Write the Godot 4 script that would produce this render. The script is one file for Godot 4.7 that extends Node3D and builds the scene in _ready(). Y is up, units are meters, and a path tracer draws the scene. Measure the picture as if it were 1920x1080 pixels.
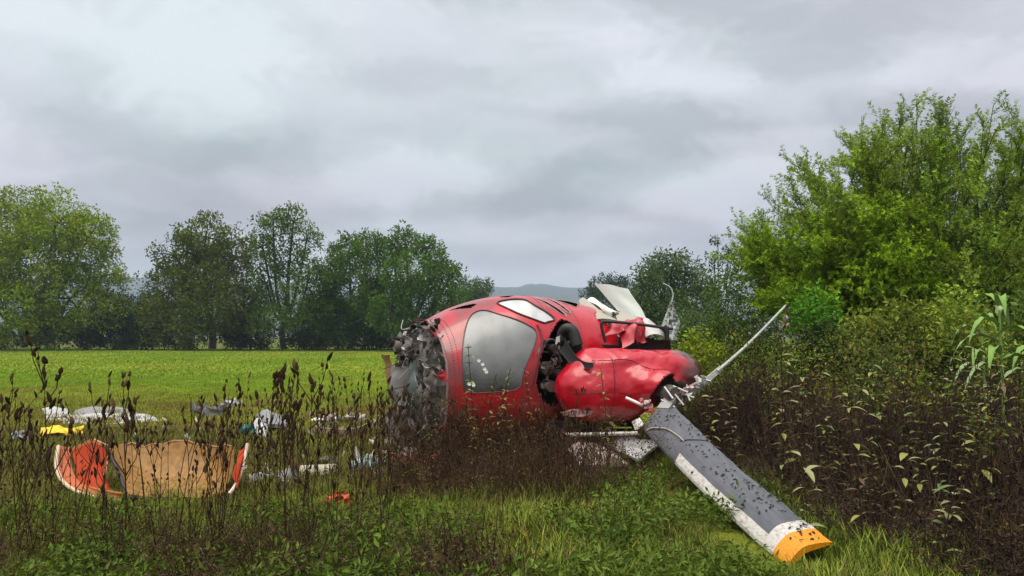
extends Node3D

# ---------------------------------------------------------------- camera numbers
const F := 1407.0            # focal length in pixels of the 1920 wide photograph
const CAM := Vector3(0, 1.6, 0)
const PITCH := 0.06388       # the horizon lies 90 px below the middle
var rng := RandomNumberGenerator.new()
var used := {}
var M := {}
var nz := FastNoiseLite.new()

# ---------------------------------------------------------------- small helpers
func at(px: float, py: float, d: float) -> Vector3:
	var dx := (px - 960.0) / F
	var dy := (540.0 - py) / F
	var dir := Vector3(dx, dy * cos(PITCH) + sin(PITCH), dy * sin(PITCH) - cos(PITCH))
	return CAM + dir * (d / -dir.z)

func gp(px: float, py: float) -> Vector3:      # the point of flat ground seen at a pixel
	var dx := (px - 960.0) / F
	var dy := (540.0 - py) / F
	var dir := Vector3(dx, dy * cos(PITCH) + sin(PITCH), dy * sin(PITCH) - cos(PITCH))
	return CAM + dir * (CAM.y / -dir.y)

func proj(v: Vector3) -> Vector2:
	var r := v - CAM
	var up := r.y * cos(PITCH) + r.z * sin(PITCH)
	var fw := r.y * sin(PITCH) - r.z * cos(PITCH)
	return Vector2(960.0 + F * r.x / fw, 540.0 - F * up / fw)

func rr(a: float, b: float) -> float:
	return rng.randf_range(a, b)

func rdir() -> Vector3:
	var y := rr(-1, 1)
	var a := rr(0, TAU)
	var s := sqrt(1.0 - y * y)
	return Vector3(cos(a) * s, y, sin(a) * s)

func numbered(called: String) -> String:
	if used.has(called):
		used[called] += 1
		return "%s_%03d" % [called, used[called]]
	used[called] = 0
	return called

func tag(o: Node3D, label: String, category: String, group := "") -> void:
	o.set_meta("label", label)
	o.set_meta("category", category)
	if group:
		o.set_meta("group", group)

func thing(called: String, label: String, category: String, where: Vector3, group := "") -> Node3D:
	var o := Node3D.new()
	o.name = numbered(called)
	add_child(o)
	o.position = where
	tag(o, label, category, group)
	return o

func part(called: String, m, mat: Material, parent: Node3D, world := true) -> MeshInstance3D:
	# m is a SurfaceTool or a Mesh; world: its points are in the scene's axes
	var o := MeshInstance3D.new()
	o.name = called
	o.mesh = m.commit() if m is SurfaceTool else m
	o.material_override = mat
	parent.add_child(o, true)
	if world:
		var p := Vector3.ZERO
		var n: Node = parent
		while n != self:
			p += (n as Node3D).position
			n = n.get_parent()
		o.position = -p
	return o

func struct_obj(called: String, m, mat: Material, kind := "structure") -> MeshInstance3D:
	var o := part(numbered(called), m, mat, self)
	o.set_meta("kind", kind)
	return o

func newst() -> SurfaceTool:
	var st := SurfaceTool.new()
	st.begin(Mesh.PRIMITIVE_TRIANGLES)
	return st

func tri(st: SurfaceTool, a: Vector3, b: Vector3, c: Vector3) -> void:   # counter-clockwise seen from its front
	var n := (b - a).cross(c - a).normalized()
	st.set_normal(n)
	st.add_vertex(a)
	st.add_vertex(c)
	st.add_vertex(b)

func quad(st: SurfaceTool, a: Vector3, b: Vector3, c: Vector3, d: Vector3, na := Vector3.ZERO, nb := Vector3.ZERO, nc := Vector3.ZERO, nd := Vector3.ZERO) -> void:
	if na == Vector3.ZERO:
		na = (b - a).cross(d - a)
		if na.length_squared() < 1e-16:
			na = (c - b).cross(d - b)
		na = na.normalized()
		nb = na; nc = na; nd = na
	elif (c - a).cross(d - b).dot(na + nc) < 0.0:      # keep the winding and the normals in step
		var t := b
		b = d
		d = t
		t = nb
		nb = nd
		nd = t
	st.set_normal(na); st.add_vertex(a)
	st.set_normal(nc); st.add_vertex(c)
	st.set_normal(nb); st.add_vertex(b)
	st.set_normal(na); st.add_vertex(a)
	st.set_normal(nd); st.add_vertex(d)
	st.set_normal(nc); st.add_vertex(c)

func tube(st: SurfaceTool, pts: Array, r0: float, r1: float, sides := 8, caps := true, closed := false) -> void:
	var n := pts.size()
	var rings := []
	var side := Vector3.ZERO
	for i in n:
		var p: Vector3 = pts[i]
		var t: Vector3
		if closed:
			t = pts[(i + 1) % n] - pts[(i + n - 1) % n]
		else:
			t = pts[mini(i + 1, n - 1)] - pts[maxi(i - 1, 0)]
		t = t.normalized()
		if i == 0 or side.cross(t).length() < 0.01:
			side = t.cross(Vector3.UP if absf(t.y) < 0.9 else Vector3.RIGHT).normalized()
		else:
			side = (side - t * side.dot(t)).normalized()
		var other := t.cross(side)
		var r := lerpf(r0, r1, float(i) / maxf(n - 1, 1))
		var ring := []
		for k in sides:
			var a := TAU * k / sides
			var nn := side * cos(a) + other * sin(a)
			ring.append([p + nn * r, nn])
		rings.append(ring)
	for i in (n if closed else n - 1):
		var A = rings[i]
		var B = rings[(i + 1) % n]
		for k in sides:
			var k2 := (k + 1) % sides
			quad(st, A[k][0], A[k2][0], B[k2][0], B[k][0], A[k][1], A[k2][1], B[k2][1], B[k][1])
	if caps and not closed:
		for e in [0, n - 1]:
			var c: Vector3 = pts[e]
			for k in sides:
				var a: Vector3 = rings[e][k][0]
				var b: Vector3 = rings[e][(k + 1) % sides][0]
				if e == 0:
					tri(st, c, b, a)
				else:
					tri(st, c, a, b)

func curve(p: Array, n: int) -> Array:       # Catmull-Rom through the points
	var out := []
	for i in p.size() - 1:
		var a: Vector3 = p[maxi(i - 1, 0)]
		var b: Vector3 = p[i]
		var c: Vector3 = p[i + 1]
		var d: Vector3 = p[mini(i + 2, p.size() - 1)]
		for k in n:
			out.append(b.cubic_interpolate(c, a, d, float(k) / n))
	out.append(p[-1])
	return out

func ringcurve(p: Array, n: int) -> PackedVector2Array:
	var out := PackedVector2Array()
	var m := p.size()
	for i in m:
		for k in n:
			var b: Vector2 = p[i]
			out.append(b.cubic_interpolate(p[(i + 1) % m], p[(i + m - 1) % m], p[(i + 2) % m], float(k) / n))
	return out

func box(st: SurfaceTool, c: Vector3, x: Vector3, y: Vector3, z: Vector3) -> void:   # half axes, right-handed
	var v := []
	for i in 8:
		v.append(c + x * (1 if i & 1 else -1) + y * (1 if i & 2 else -1) + z * (1 if i & 4 else -1))
	for q in [[0, 2, 3, 1], [4, 5, 7, 6], [0, 1, 5, 4], [2, 6, 7, 3], [0, 4, 6, 2], [1, 3, 7, 5]]:
		quad(st, v[q[0]], v[q[1]], v[q[2]], v[q[3]])

func sheet(st: SurfaceTool, f: Callable, nu: int, nv: int, t: float, cf = null) -> void:
	# a bent sheet of thickness t: f(u, v) gives a point
	var P := []
	var N := []
	for i in nu + 1:
		for j in nv + 1:
			P.append(f.call(float(i) / nu, float(j) / nv))
	for i in nu + 1:
		for j in nv + 1:
			var du: Vector3 = P[mini(i + 1, nu) * (nv + 1) + j] - P[maxi(i - 1, 0) * (nv + 1) + j]
			var dv: Vector3 = P[i * (nv + 1) + mini(j + 1, nv)] - P[i * (nv + 1) + maxi(j - 1, 0)]
			N.append(du.cross(dv).normalized())
	var w := nv + 1
	for i in nu:
		for j in nv:
			var q := [i * w + j, (i + 1) * w + j, (i + 1) * w + j + 1, i * w + j + 1]
			if cf != null:
				st.set_color(cf.call((i + 0.5) / nu, (j + 0.5) / nv))
			quad(st, P[q[0]], P[q[1]], P[q[2]], P[q[3]], N[q[0]], N[q[1]], N[q[2]], N[q[3]])
			var h := t
			quad(st, P[q[3]] - N[q[3]] * h, P[q[2]] - N[q[2]] * h, P[q[1]] - N[q[1]] * h, P[q[0]] - N[q[0]] * h, -N[q[3]], -N[q[2]], -N[q[1]], -N[q[0]])
	for i in nu:
		for e in [0, nv]:
			var a: int = i * w + e
			var b: int = (i + 1) * w + e
			if e == 0:
				quad(st, P[a] - N[a] * t, P[b] - N[b] * t, P[b], P[a])
			else:
				quad(st, P[a], P[b], P[b] - N[b] * t, P[a] - N[a] * t)
	for j in nv:
		for e in [0, nu]:
			var a: int = e * w + j
			var b: int = e * w + j + 1
			if e == 0:
				quad(st, P[a], P[b], P[b] - N[b] * t, P[a] - N[a] * t)
			else:
				quad(st, P[a] - N[a] * t, P[b] - N[b] * t, P[b], P[a])

func patch(p00: Vector3, p10: Vector3, p11: Vector3, p01: Vector3, bend: Vector3, rough := 0.0, sd := 0.0) -> Callable:
	return func(u: float, v: float) -> Vector3:
		var p := p00.lerp(p10, u).lerp(p01.lerp(p11, u), v)
		p += bend * (4.0 * u * (1.0 - u))
		if rough > 0.0:
			p += Vector3(nz.get_noise_3d(u * 90 + sd, v * 90, 3), nz.get_noise_3d(u * 90, v * 90 + sd, 50), nz.get_noise_3d(v * 90, u * 90, sd + 9)) * rough
		return p

func mat(c: Color, rough := 0.8, metal := 0.0, vc := false) -> StandardMaterial3D:    # c is linear
	var m := StandardMaterial3D.new()
	m.albedo_color = c.linear_to_srgb()
	m.roughness = rough
	m.metallic = metal
	m.vertex_color_use_as_albedo = vc
	return m

func ramp(offs: Array, cols: Array) -> Gradient:      # linear colours
	var g := Gradient.new()
	g.offsets = PackedFloat32Array(offs)
	var a := PackedColorArray()
	for c in cols:
		a.append((c as Color).linear_to_srgb())
	g.colors = a
	return g

func noise_tex(freq: float, g: Gradient, size := 512, octaves := 4, sd := 1, kind := FastNoiseLite.TYPE_SIMPLEX_SMOOTH) -> NoiseTexture2D:
	var n := FastNoiseLite.new()
	n.noise_type = kind
	n.frequency = freq
	n.fractal_octaves = octaves
	n.seed = sd
	var t := NoiseTexture2D.new()
	t.width = size
	t.height = size
	t.seamless = true
	t.noise = n
	t.color_ramp = g
	return t

func tri_map(m: StandardMaterial3D, tex: Texture2D, scale: float, world := true) -> void:
	m.albedo_texture = tex
	m.uv1_triplanar = true
	m.uv1_world_triplanar = world
	m.uv1_scale = Vector3.ONE * scale

# ---------------------------------------------------------------- foliage meshes
func leaf(st: SurfaceTool, p: Vector3, dir: Vector3, nrm: Vector3, l: float, w: float, fold := 0.15) -> void:
	var s := dir.cross(nrm).normalized() * w * 0.5
	var m := p + dir * l * 0.45
	var q := p + dir * l - nrm * l * 0.12
	var up := nrm * w * fold
	tri(st, p, m + s + up, q)
	tri(st, p, q, m - s + up)

func leaf_clump(n: int, rad: float, l0: float, l1: float, aspect: float, droop := 0.3) -> ArrayMesh:
	var st := newst()
	for i in n:
		var d := rdir()
		var p := d * rad * pow(rng.randf(), 0.5)
		var dir := (d * 0.6 + rdir() * 0.7 + Vector3(0, -droop, 0)).normalized()
		var nr := (Vector3.UP + rdir() * 0.9).normalized()
		nr = (nr - dir * nr.dot(dir)).normalized()
		var b := rr(0.6, 1.3)
		st.set_color(Color(b * rr(0.9, 1.15), b, b * rr(0.8, 1.1)))
		var l := rr(l0, l1)
		leaf(st, p, dir, nr, l, l * aspect)
	return st.commit()

func spray(n: int, length: float, l0: float, l1: float, aspect: float) -> ArrayMesh:   # leaflets along a twig that runs along +y
	var st := newst()
	st.set_color(Color(0.6, 0.5, 0.3))
	tube(st, [Vector3.ZERO, Vector3(0.01, length * 0.5, 0), Vector3(0, length, 0.02)], 0.004, 0.002, 3, false)
	for i in n:
		var y := length * rr(0.05, 1.0)
		var a := rr(0, TAU)
		var dir := Vector3(cos(a), rr(0.2, 1.0), sin(a)).normalized()
		var nr := (Vector3.UP + rdir() * 0.8).normalized()
		nr = (nr - dir * nr.dot(dir)).normalized()
		var b := rr(0.6, 1.3)
		st.set_color(Color(b * rr(0.9, 1.15), b, b * rr(0.8, 1.1)))
		var l := rr(l0, l1)
		leaf(st, Vector3(0, y, 0), dir, nr, l, l * aspect)
	return st.commit()

func blades(n: int, rad: float, h0: float, h1: float, w: float, lean: float) -> ArrayMesh:
	var st := newst()
	for i in n:
		var a := rr(0, TAU)
		var r := rad * sqrt(rng.randf())
		var p := Vector3(cos(a) * r, 0, sin(a) * r)
		var b := rr(0, TAU)
		var out := Vector3(cos(b), 0, sin(b))
		var h := rr(h0, h1)
		var le := h * lean * rr(0.2, 1.0)
		var s := Vector3(-out.z, 0, out.x) * w * rr(0.7, 1.2)
		var m := p + Vector3(0, h * 0.6, 0) + out * le * 0.35
		var t := p + Vector3(0, h * rr(0.85, 1.0), 0) + out * le
		var k := rr(0.65, 1.25)
		st.set_color(Color(k * rr(0.85, 1.3), k, k * rr(0.7, 1.1)))
		quad(st, p - s, p + s, m + s * 0.8, m - s * 0.8)
		tri(st, m - s * 0.8, m + s * 0.8, t)
	return st.commit()

func twig_clump(n: int, rad: float, h: float, leaves: int, w := 0.004) -> ArrayMesh:     # dead stems with a few shrivelled leaves
	var st := newst()
	for i in n:
		var a := rr(0, TAU)
		var r := rad * sqrt(rng.randf())
		var p := Vector3(cos(a) * r, 0, sin(a) * r)
		var d := (Vector3(0, 1, 0) + rdir() * 0.35).normalized()
		var hh := h * rr(0.5, 1.0)
		var q := p + d * hh * 0.55
		var e := q + (d + rdir() * 0.3).normalized() * hh * 0.45
		var k := rr(0.5, 1.6)
		st.set_color(Color(k * 1.05, k * 0.93, k * 0.95))
		tube(st, [p, q, e], w, w * 0.5, 3, false)
		for j in 3:
			var t := rr(0.35, 0.9)
			var s := p.lerp(q, t * 1.6) if t < 0.6 else q.lerp(e, (t - 0.6) * 2.5)
			var f := s + (rdir() + Vector3(0, 0.7, 0)).normalized() * rr(0.08, 0.25) * h
			tube(st, [s, f], w * 0.6, w * 0.35, 3, false)
			for m in leaves:
				var dir := (rdir() + Vector3(0, -0.2, 0)).normalized()
				var nr := rdir()
				nr = (nr - dir * nr.dot(dir)).normalized()
				var kk := rr(0.4, 1.7)
				st.set_color(Color(kk * 1.1, kk * 0.92, kk * 0.9))
				leaf(st, s.lerp(f, rng.randf()), dir, nr, rr(0.025, 0.06), 0.02, 0.5)
	return st.commit()

func multi(called: String, mesh: Mesh, ts: Array, cols: Array, m: Material, parent: Node3D = null) -> MultiMeshInstance3D:
	var mm := MultiMesh.new()
	mm.transform_format = MultiMesh.TRANSFORM_3D
	mm.use_colors = true
	mm.mesh = mesh
	mm.instance_count = ts.size()
	for i in ts.size():
		mm.set_instance_transform(i, ts[i])
		mm.set_instance_color(i, cols[i])
	var o := MultiMeshInstance3D.new()
	o.name = called if parent else numbered(called)
	o.multimesh = mm
	o.material_override = m
	if parent:
		parent.add_child(o, true)
		o.position = -parent.position
	else:
		add_child(o)
	return o

func stuff(called: String, label: String, category: String, mesh: Mesh, ts: Array, cols: Array, m: Material) -> void:
	var o := multi(called, mesh, ts, cols, m)
	tag(o, label, category)
	o.set_meta("kind", "stuff")

func xf(p: Vector3, s: float, upright := true, yaw := -1.0) -> Transform3D:
	var b: Basis
	if upright:
		b = Basis(Vector3.UP, rr(0, TAU) if yaw < 0 else yaw)
	else:
		b = Basis(rdir(), rr(0, TAU))
	return Transform3D(b.scaled(Vector3.ONE * s), p)

func gh(x: float, z: float) -> float:       # height of the ground
	var d := Vector2(x, z).length()
	return 0.06 * nz.get_noise_2d(x * 6.0, z * 6.0) * clampf(1.0 - d / 120.0, 0.0, 1.0)

func foliage(c: Color, back := 0.35) -> StandardMaterial3D:
	var m := mat(c, 0.65, 0.0, true)
	m.backlight_enabled = true
	m.backlight = Color(back, back, back * 0.6)
	m.metallic_specular = 0.15
	return m

# a leafy tree or shrub: lobes are [centre, radius]; clumps fill their outer part
func leafy(called: String, label: String, category: String, base: Vector3, lobes: Array, mesh: Mesh, per_m2: float, size: Vector2, m: Material, tint: Color, trunk_r: float, group := "", gaps := -0.25, fork := 0.45) -> Node3D:
	var o := thing(called, label, category, base, group)
	var st := newst()
	var mid := Vector3.ZERO
	var top := 0.0
	for l in lobes:
		mid += l[0]
		top = maxf(top, l[0].y)
	mid /= lobes.size()
	var fk := base + Vector3(0, (mid.y - base.y) * fork, 0) + Vector3(mid.x - base.x, 0, mid.z - base.z) * 0.15
	tube(st, curve([base, base.lerp(fk, 0.5) + Vector3(rr(-1, 1), 0, rr(-1, 1)) * trunk_r * 0.7, fk], 4), trunk_r, trunk_r * 0.75, 8, false)
	var ts := []
	var cols := []
	for l in lobes:
		var c: Vector3 = l[0]
		var r: float = l[1]
		var bend := fk.lerp(c, 0.5) + Vector3(0, -0.1 * (c - fk).length(), 0) + rdir() * r * 0.15
		tube(st, curve([fk, bend, c], 4), trunk_r * 0.55, trunk_r * 0.2, 6, false)
		for k in 9:
			var e := c + rdir() * r * rr(0.6, 0.95)
			tube(st, [c, c.lerp(e, 0.5) + rdir() * r * 0.1, e], trunk_r * 0.16, trunk_r * 0.05, 4, false)
		var lt := rr(0.85, 1.12)
		for k in int(per_m2 * 2.2 * 4.0 * PI * r * r):
			var d := rdir()
			var p := c + d * r * (0.45 + 0.58 * pow(rng.randf(), 0.6)) * (1.0 + 0.25 * nz.get_noise_3dv(d * 90.0 + c * 7.0))
			if nz.get_noise_3dv(p * 150.0 / maxf(r, 0.3)) < gaps or p.y < base.y + 0.05:
				continue
			ts.append(xf(p, rr(size.x, size.y), false))
			var b := lt * rr(0.75, 1.25)
			b *= 1.5
			cols.append(Color(tint.r * b * rr(0.9, 1.1), tint.g * b, tint.b * b))
	part("trunk", st, M.bark, o)
	multi("crown", mesh, ts, cols, m, o).set_meta("kind", "stuff")
	return o

func lob(list: Array, d: float, spread := 0.0) -> Array:      # [px, py, radius in px] at distance d
	var out := []
	for l in list:
		var dd := d + rr(-spread, spread)
		out.append([at(l[0], l[1], dd), l[2] * dd / F])
	return out

# ---------------------------------------------------------------- sky
func sky_image() -> Image:
	var W := 1536
	var H := 768
	var im := Image.create_empty(W, H, false, Image.FORMAT_RGBF)
	im.fill(Color(0.06, 0.07, 0.05))
	var a := FastNoiseLite.new()
	a.seed = 21; a.frequency = 0.95; a.fractal_octaves = 5; a.fractal_gain = 0.47; a.noise_type = FastNoiseLite.TYPE_SIMPLEX_SMOOTH
	a.domain_warp_enabled = true; a.domain_warp_amplitude = 0.9; a.domain_warp_frequency = 0.4
	var b := FastNoiseLite.new()
	b.seed = 5; b.frequency = 0.6; b.fractal_octaves = 3
	for y in H / 2 + 8:
		var el := PI * (0.5 - (y + 0.5) / H)
		var sy := maxf(sin(el), 0.0)
		var k := 1.0 / (sy + 0.16)
		var lift := 1.0 + 0.8 * smoothstep(0.38, 1.0, sy)
		var low := smoothstep(0.16, 0.02, sy)            # the lighter strip under the cloud base, far away
		var dark := smoothstep(0.03, 0.12, sy) * smoothstep(0.34, 0.12, sy)
		for x in W:
			var az := TAU * ((x + 0.5) / W - 0.5)
			var px := sin(az) * cos(el) * k
			var pz := -cos(az) * cos(el) * k
			var n := a.get_noise_2d(px, pz)
			var h := b.get_noise_2d(px + 40.0, pz)
			var t := clampf(0.46 + 1.25 * n, 0.0, 1.0)
			var c := Color(0.415, 0.446, 0.478).lerp(Color(0.662, 0.690, 0.740), t)
			var hue := clampf(0.5 + 1.0 * h, 0.0, 1.0)
			c = Color(c.r * lerpf(0.965, 1.035, hue), c.g * lerpf(1.02, 0.98, hue), c.b * lerpf(0.99, 1.015, hue))
			c = c * (1.0 - 0.20 * dark)
			c = c.lerp(Color(0.59, 0.61, 0.64), low * (0.75 + 0.25 * h))
			c = c * (lift * SKY)
			im.set_pixel(x, y, c)
	return im

const SKY := 0.47

# ---------------------------------------------------------------- the wreck
const HO := Vector3(-1.245, 0, -10.3)       # middle of the torn nose, on the ground
const HA := 0.487                            # the hull's axis runs to the right and away
var e1 := Vector3(cos(HA), 0, -sin(HA))
var e3 := Vector3(sin(HA), 0, cos(HA))

func table(x: float, t: Array) -> float:
	for i in t.size() - 1:
		if x <= t[i + 1][0]:
			var u := clampf((x - t[i][0]) / (t[i + 1][0] - t[i][0]), 0.0, 1.0)
			var m0: float = (t[i + 1][1] - t[maxi(i - 1, 0)][1]) * 0.5
			var m1: float = (t[mini(i + 2, t.size() - 1)][1] - t[i][1]) * 0.5
			var u2 := u * u
			var u3 := u2 * u
			return (2 * u3 - 3 * u2 + 1) * t[i][1] + (u3 - 2 * u2 + u) * m0 + (3 * u2 - 2 * u3) * t[i + 1][1] + (u3 - u2) * m1
	return t[-1][1]

const TOP := [[0.0, 1.80], [0.5, 2.00], [1.0, 2.15], [1.5, 2.19], [2.0, 2.16], [2.5, 2.08], [3.0, 1.93], [3.5, 1.7]]
const WID := [[0.0, 0.92], [0.5, 1.02], [1.0, 1.10], [1.5, 1.15], [2.0, 1.15], [2.5, 1.08], [3.0, 0.92], [3.5, 0.7]]

func hull(s: float, ph: float, off := 0.0) -> Vector3:
	var top := table(s, TOP)
	var r3 := table(s, WID)
	var cy := top * 0.5 - 0.03
	var ry := top * 0.5 + 0.03
	var c := cos(ph)
	var sn := sin(ph)
	var ex := 2.0 / 2.35
	var q := signf(c) * pow(absf(c), ex)
	var w := signf(sn) * pow(absf(sn), ex)
	var dent := 0.018 * nz.get_noise_3d(s * 70, cos(ph) * 50, sn * 50) - 0.05 * exp(-pow((s - 1.62) / 0.25, 2) - pow((ph - 0.5) / 0.4, 2))
	var o := off + dent
	return HO + e1 * s + Vector3.UP * (cy + (ry + o) * w) + e3 * ((r3 + o) * q)

func hull_n(s: float, ph: float) -> Vector3:
	var a := hull(s + 0.03, ph) - hull(s - 0.03, ph)
	var b := hull(s, ph + 0.04) - hull(s, ph - 0.04)
	return a.cross(b).normalized()

var look := []
func hull_uv(px: float, py: float) -> Vector2:       # the place on the near side of the hull that is seen there
	if look.is_empty():
		for i in 180:
			for j in 160:
				var s := i * 0.02
				var ph := deg_to_rad(-40.0 + j)
				look.append([proj(hull(s, ph)), Vector2(s, ph)])
	var best := 1e9
	var uv := Vector2.ZERO
	var q := Vector2(px, py)
	for e in look:
		var dd: float = (e[0] as Vector2).distance_squared_to(q) + maxf(0, e[1].y - 1.45) * 400.0
		if dd < best:
			best = dd
			uv = e[1]
	return uv

func outline(pts: Array, n := 5) -> PackedVector2Array:
	var uv := []
	for p in pts:
		uv.append(hull_uv(p[0], p[1]))
	return ringcurve(uv, n)

func hull_ring(poly: PackedVector2Array, off: float) -> Array:
	var out := []
	for p in poly:
		out.append(hull(p.x, p.y, off))
	return out

func fill(st: SurfaceTool, poly: PackedVector2Array, off: float, rings := 8, wob := 0.0, painted_sheen := false) -> void:
	# a pane that follows the hull inside an outline
	var c := Vector2.ZERO
	for p in poly:
		c += p
	c /= poly.size()
	var n := poly.size()
	for k in rings:
		var a := float(k) / rings
		var b := float(k + 1) / rings
		for i in n:
			var q := [c.lerp(poly[i], a), c.lerp(poly[i], b), c.lerp(poly[(i + 1) % n], b), c.lerp(poly[(i + 1) % n], a)]
			var v := []
			var nn := []
			for u in q:
				v.append(hull(u.x, u.y, off + wob * nz.get_noise_2d(u.x * 160, u.y * 160)))
				nn.append(hull_n(u.x, u.y))
			if painted_sheen:       # sky light painted into the pane: pale above, dark below a ragged line
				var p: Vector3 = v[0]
				var sky_sheen := smoothstep(0.95, 1.45, p.y + 0.22 * nz.get_noise_3d(p.x * 120, p.y * 40, p.z * 120))
				st.set_color(Color(0.025, 0.024, 0.022).lerp(Color(0.19, 0.193, 0.19), sky_sheen))
			quad(st, v[0], v[1], v[2], v[3], nn[0], nn[1], nn[2], nn[3])

# smooth union and surface nets for the cowling
func capsule(p: Vector3, a: Vector3, b: Vector3, ra: float, rb: float) -> float:
	var ab := b - a
	var t := clampf((p - a).dot(ab) / ab.length_squared(), 0.0, 1.0)
	return (p - a - ab * t).length() - lerpf(ra, rb, t)

func smin(a: float, b: float, k: float) -> float:
	var h := clampf(0.5 + 0.5 * (b - a) / k, 0.0, 1.0)
	return lerpf(b, a, h) - k * h * (1.0 - h)

func nets(f: Callable, lo: Vector3, hi: Vector3, cell: float, cf = null) -> SurfaceTool:
	var n := Vector3i(((hi - lo) / cell).ceil()) + Vector3i.ONE
	var val := PackedFloat32Array()
	val.resize(n.x * n.y * n.z)
	var i := 0
	for z in n.z:
		for y in n.y:
			for x in n.x:
				val[i] = f.call(lo + Vector3(x, y, z) * cell)
				i += 1
	var sy := n.x
	var sz := n.x * n.y
	var at_cell := {}
	var verts := []
	var norms := []
	var offs := [0, 1, sy, sy + 1, sz, sz + 1, sz + sy, sz + sy + 1]
	for z in n.z - 1:
		for y in n.y - 1:
			for x in n.x - 1:
				var b := x + y * sy + z * sz
				var neg := 0
				for o in offs:
					if val[b + o] < 0.0:
						neg += 1
				if neg == 0 or neg == 8:
					continue
				var sum := Vector3.ZERO
				var cnt := 0
				for e in [[0, 1], [2, 3], [4, 5], [6, 7], [0, 2], [1, 3], [4, 6], [5, 7], [0, 4], [1, 5], [2, 6], [3, 7]]:
					var va := val[b + offs[e[0]]]
					var vb := val[b + offs[e[1]]]
					if (va < 0.0) != (vb < 0.0):
						var t := va / (va - vb)
						var pa := Vector3(e[0] & 1, (e[0] >> 1) & 1, e[0] >> 2)
						var pb := Vector3(e[1] & 1, (e[1] >> 1) & 1, e[1] >> 2)
						sum += pa.lerp(pb, t)
						cnt += 1
				var p := lo + (Vector3(x, y, z) + sum / cnt) * cell
				at_cell[b] = verts.size()
				verts.append(p)
				var h := cell * 0.8
				norms.append(Vector3(f.call(p + Vector3(h, 0, 0)) - f.call(p - Vector3(h, 0, 0)), f.call(p + Vector3(0, h, 0)) - f.call(p - Vector3(0, h, 0)), f.call(p + Vector3(0, 0, h)) - f.call(p - Vector3(0, 0, h))).normalized())
	var st := newst()
	var q := []
	for b in at_cell:
		var x: int = b % sy
		var y: int = (b / sy) % n.y
		var z: int = b / sz
		for ax in 3:
			var step: int = [1, sy, sz][ax]
			var u: int = [sy, sz, 1][ax]
			var w: int = [sz, 1, sy][ax]
			if [y, z, x][ax] == 0 or [z, x, y][ax] == 0:
				continue
			var va := val[b]
			var vb := val[b + step]
			if (va < 0.0) == (vb < 0.0):
				continue
			q = [b - u - w, b - w, b, b - u]
			if not (at_cell.has(q[0]) and at_cell.has(q[1]) and at_cell.has(q[3])):
				continue
			var k := []
			for c in q:
				k.append(at_cell[c])
			if va >= 0.0:
				k.reverse()
			if cf != null:
				st.set_color(cf.call(verts[k[0]]))
			quad(st, verts[k[0]], verts[k[1]], verts[k[2]], verts[k[3]], norms[k[0]], norms[k[1]], norms[k[2]], norms[k[3]])
	return st

func bar(st: SurfaceTool, a: Vector3, b: Vector3, w: float, t: float, up := Vector3.UP) -> void:
	var d := (b - a)
	var s := d.cross(up).normalized()
	var n := s.cross(d).normalized()
	box(st, (a + b) * 0.5, d * 0.5, n * t * 0.5, -s * w * 0.5)

func scrap(p: Vector3, size: float, dir := Vector3.ZERO) -> SurfaceTool:       # a torn, bent bit of sheet
	var st := newst()
	var x := (dir if dir != Vector3.ZERO else rdir()).normalized()
	var y := x.cross(rdir()).normalized()
	var nn := x.cross(y)
	var a := size * rr(0.5, 1.2)
	var b := size * rr(0.25, 0.7)
	var cu := rr(-0.5, 0.5) * size
	var sk := rr(-0.4, 0.4)
	var sd := rr(0, 900)
	sheet(st, func(u: float, v: float) -> Vector3:
		return p + x * (a * (u - 0.5)) + y * (b * (v - 0.5) * (1.0 + sk * (u - 0.5)) + b * 0.2 * nz.get_noise_2d(u * 200 + sd, v * 30)) + nn * (cu * pow(u - 0.5, 2) * 4.0 + size * 0.2 * nz.get_noise_2d(u * 120 + sd, v * 120)), 5, 3, 0.004)
	return st

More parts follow.
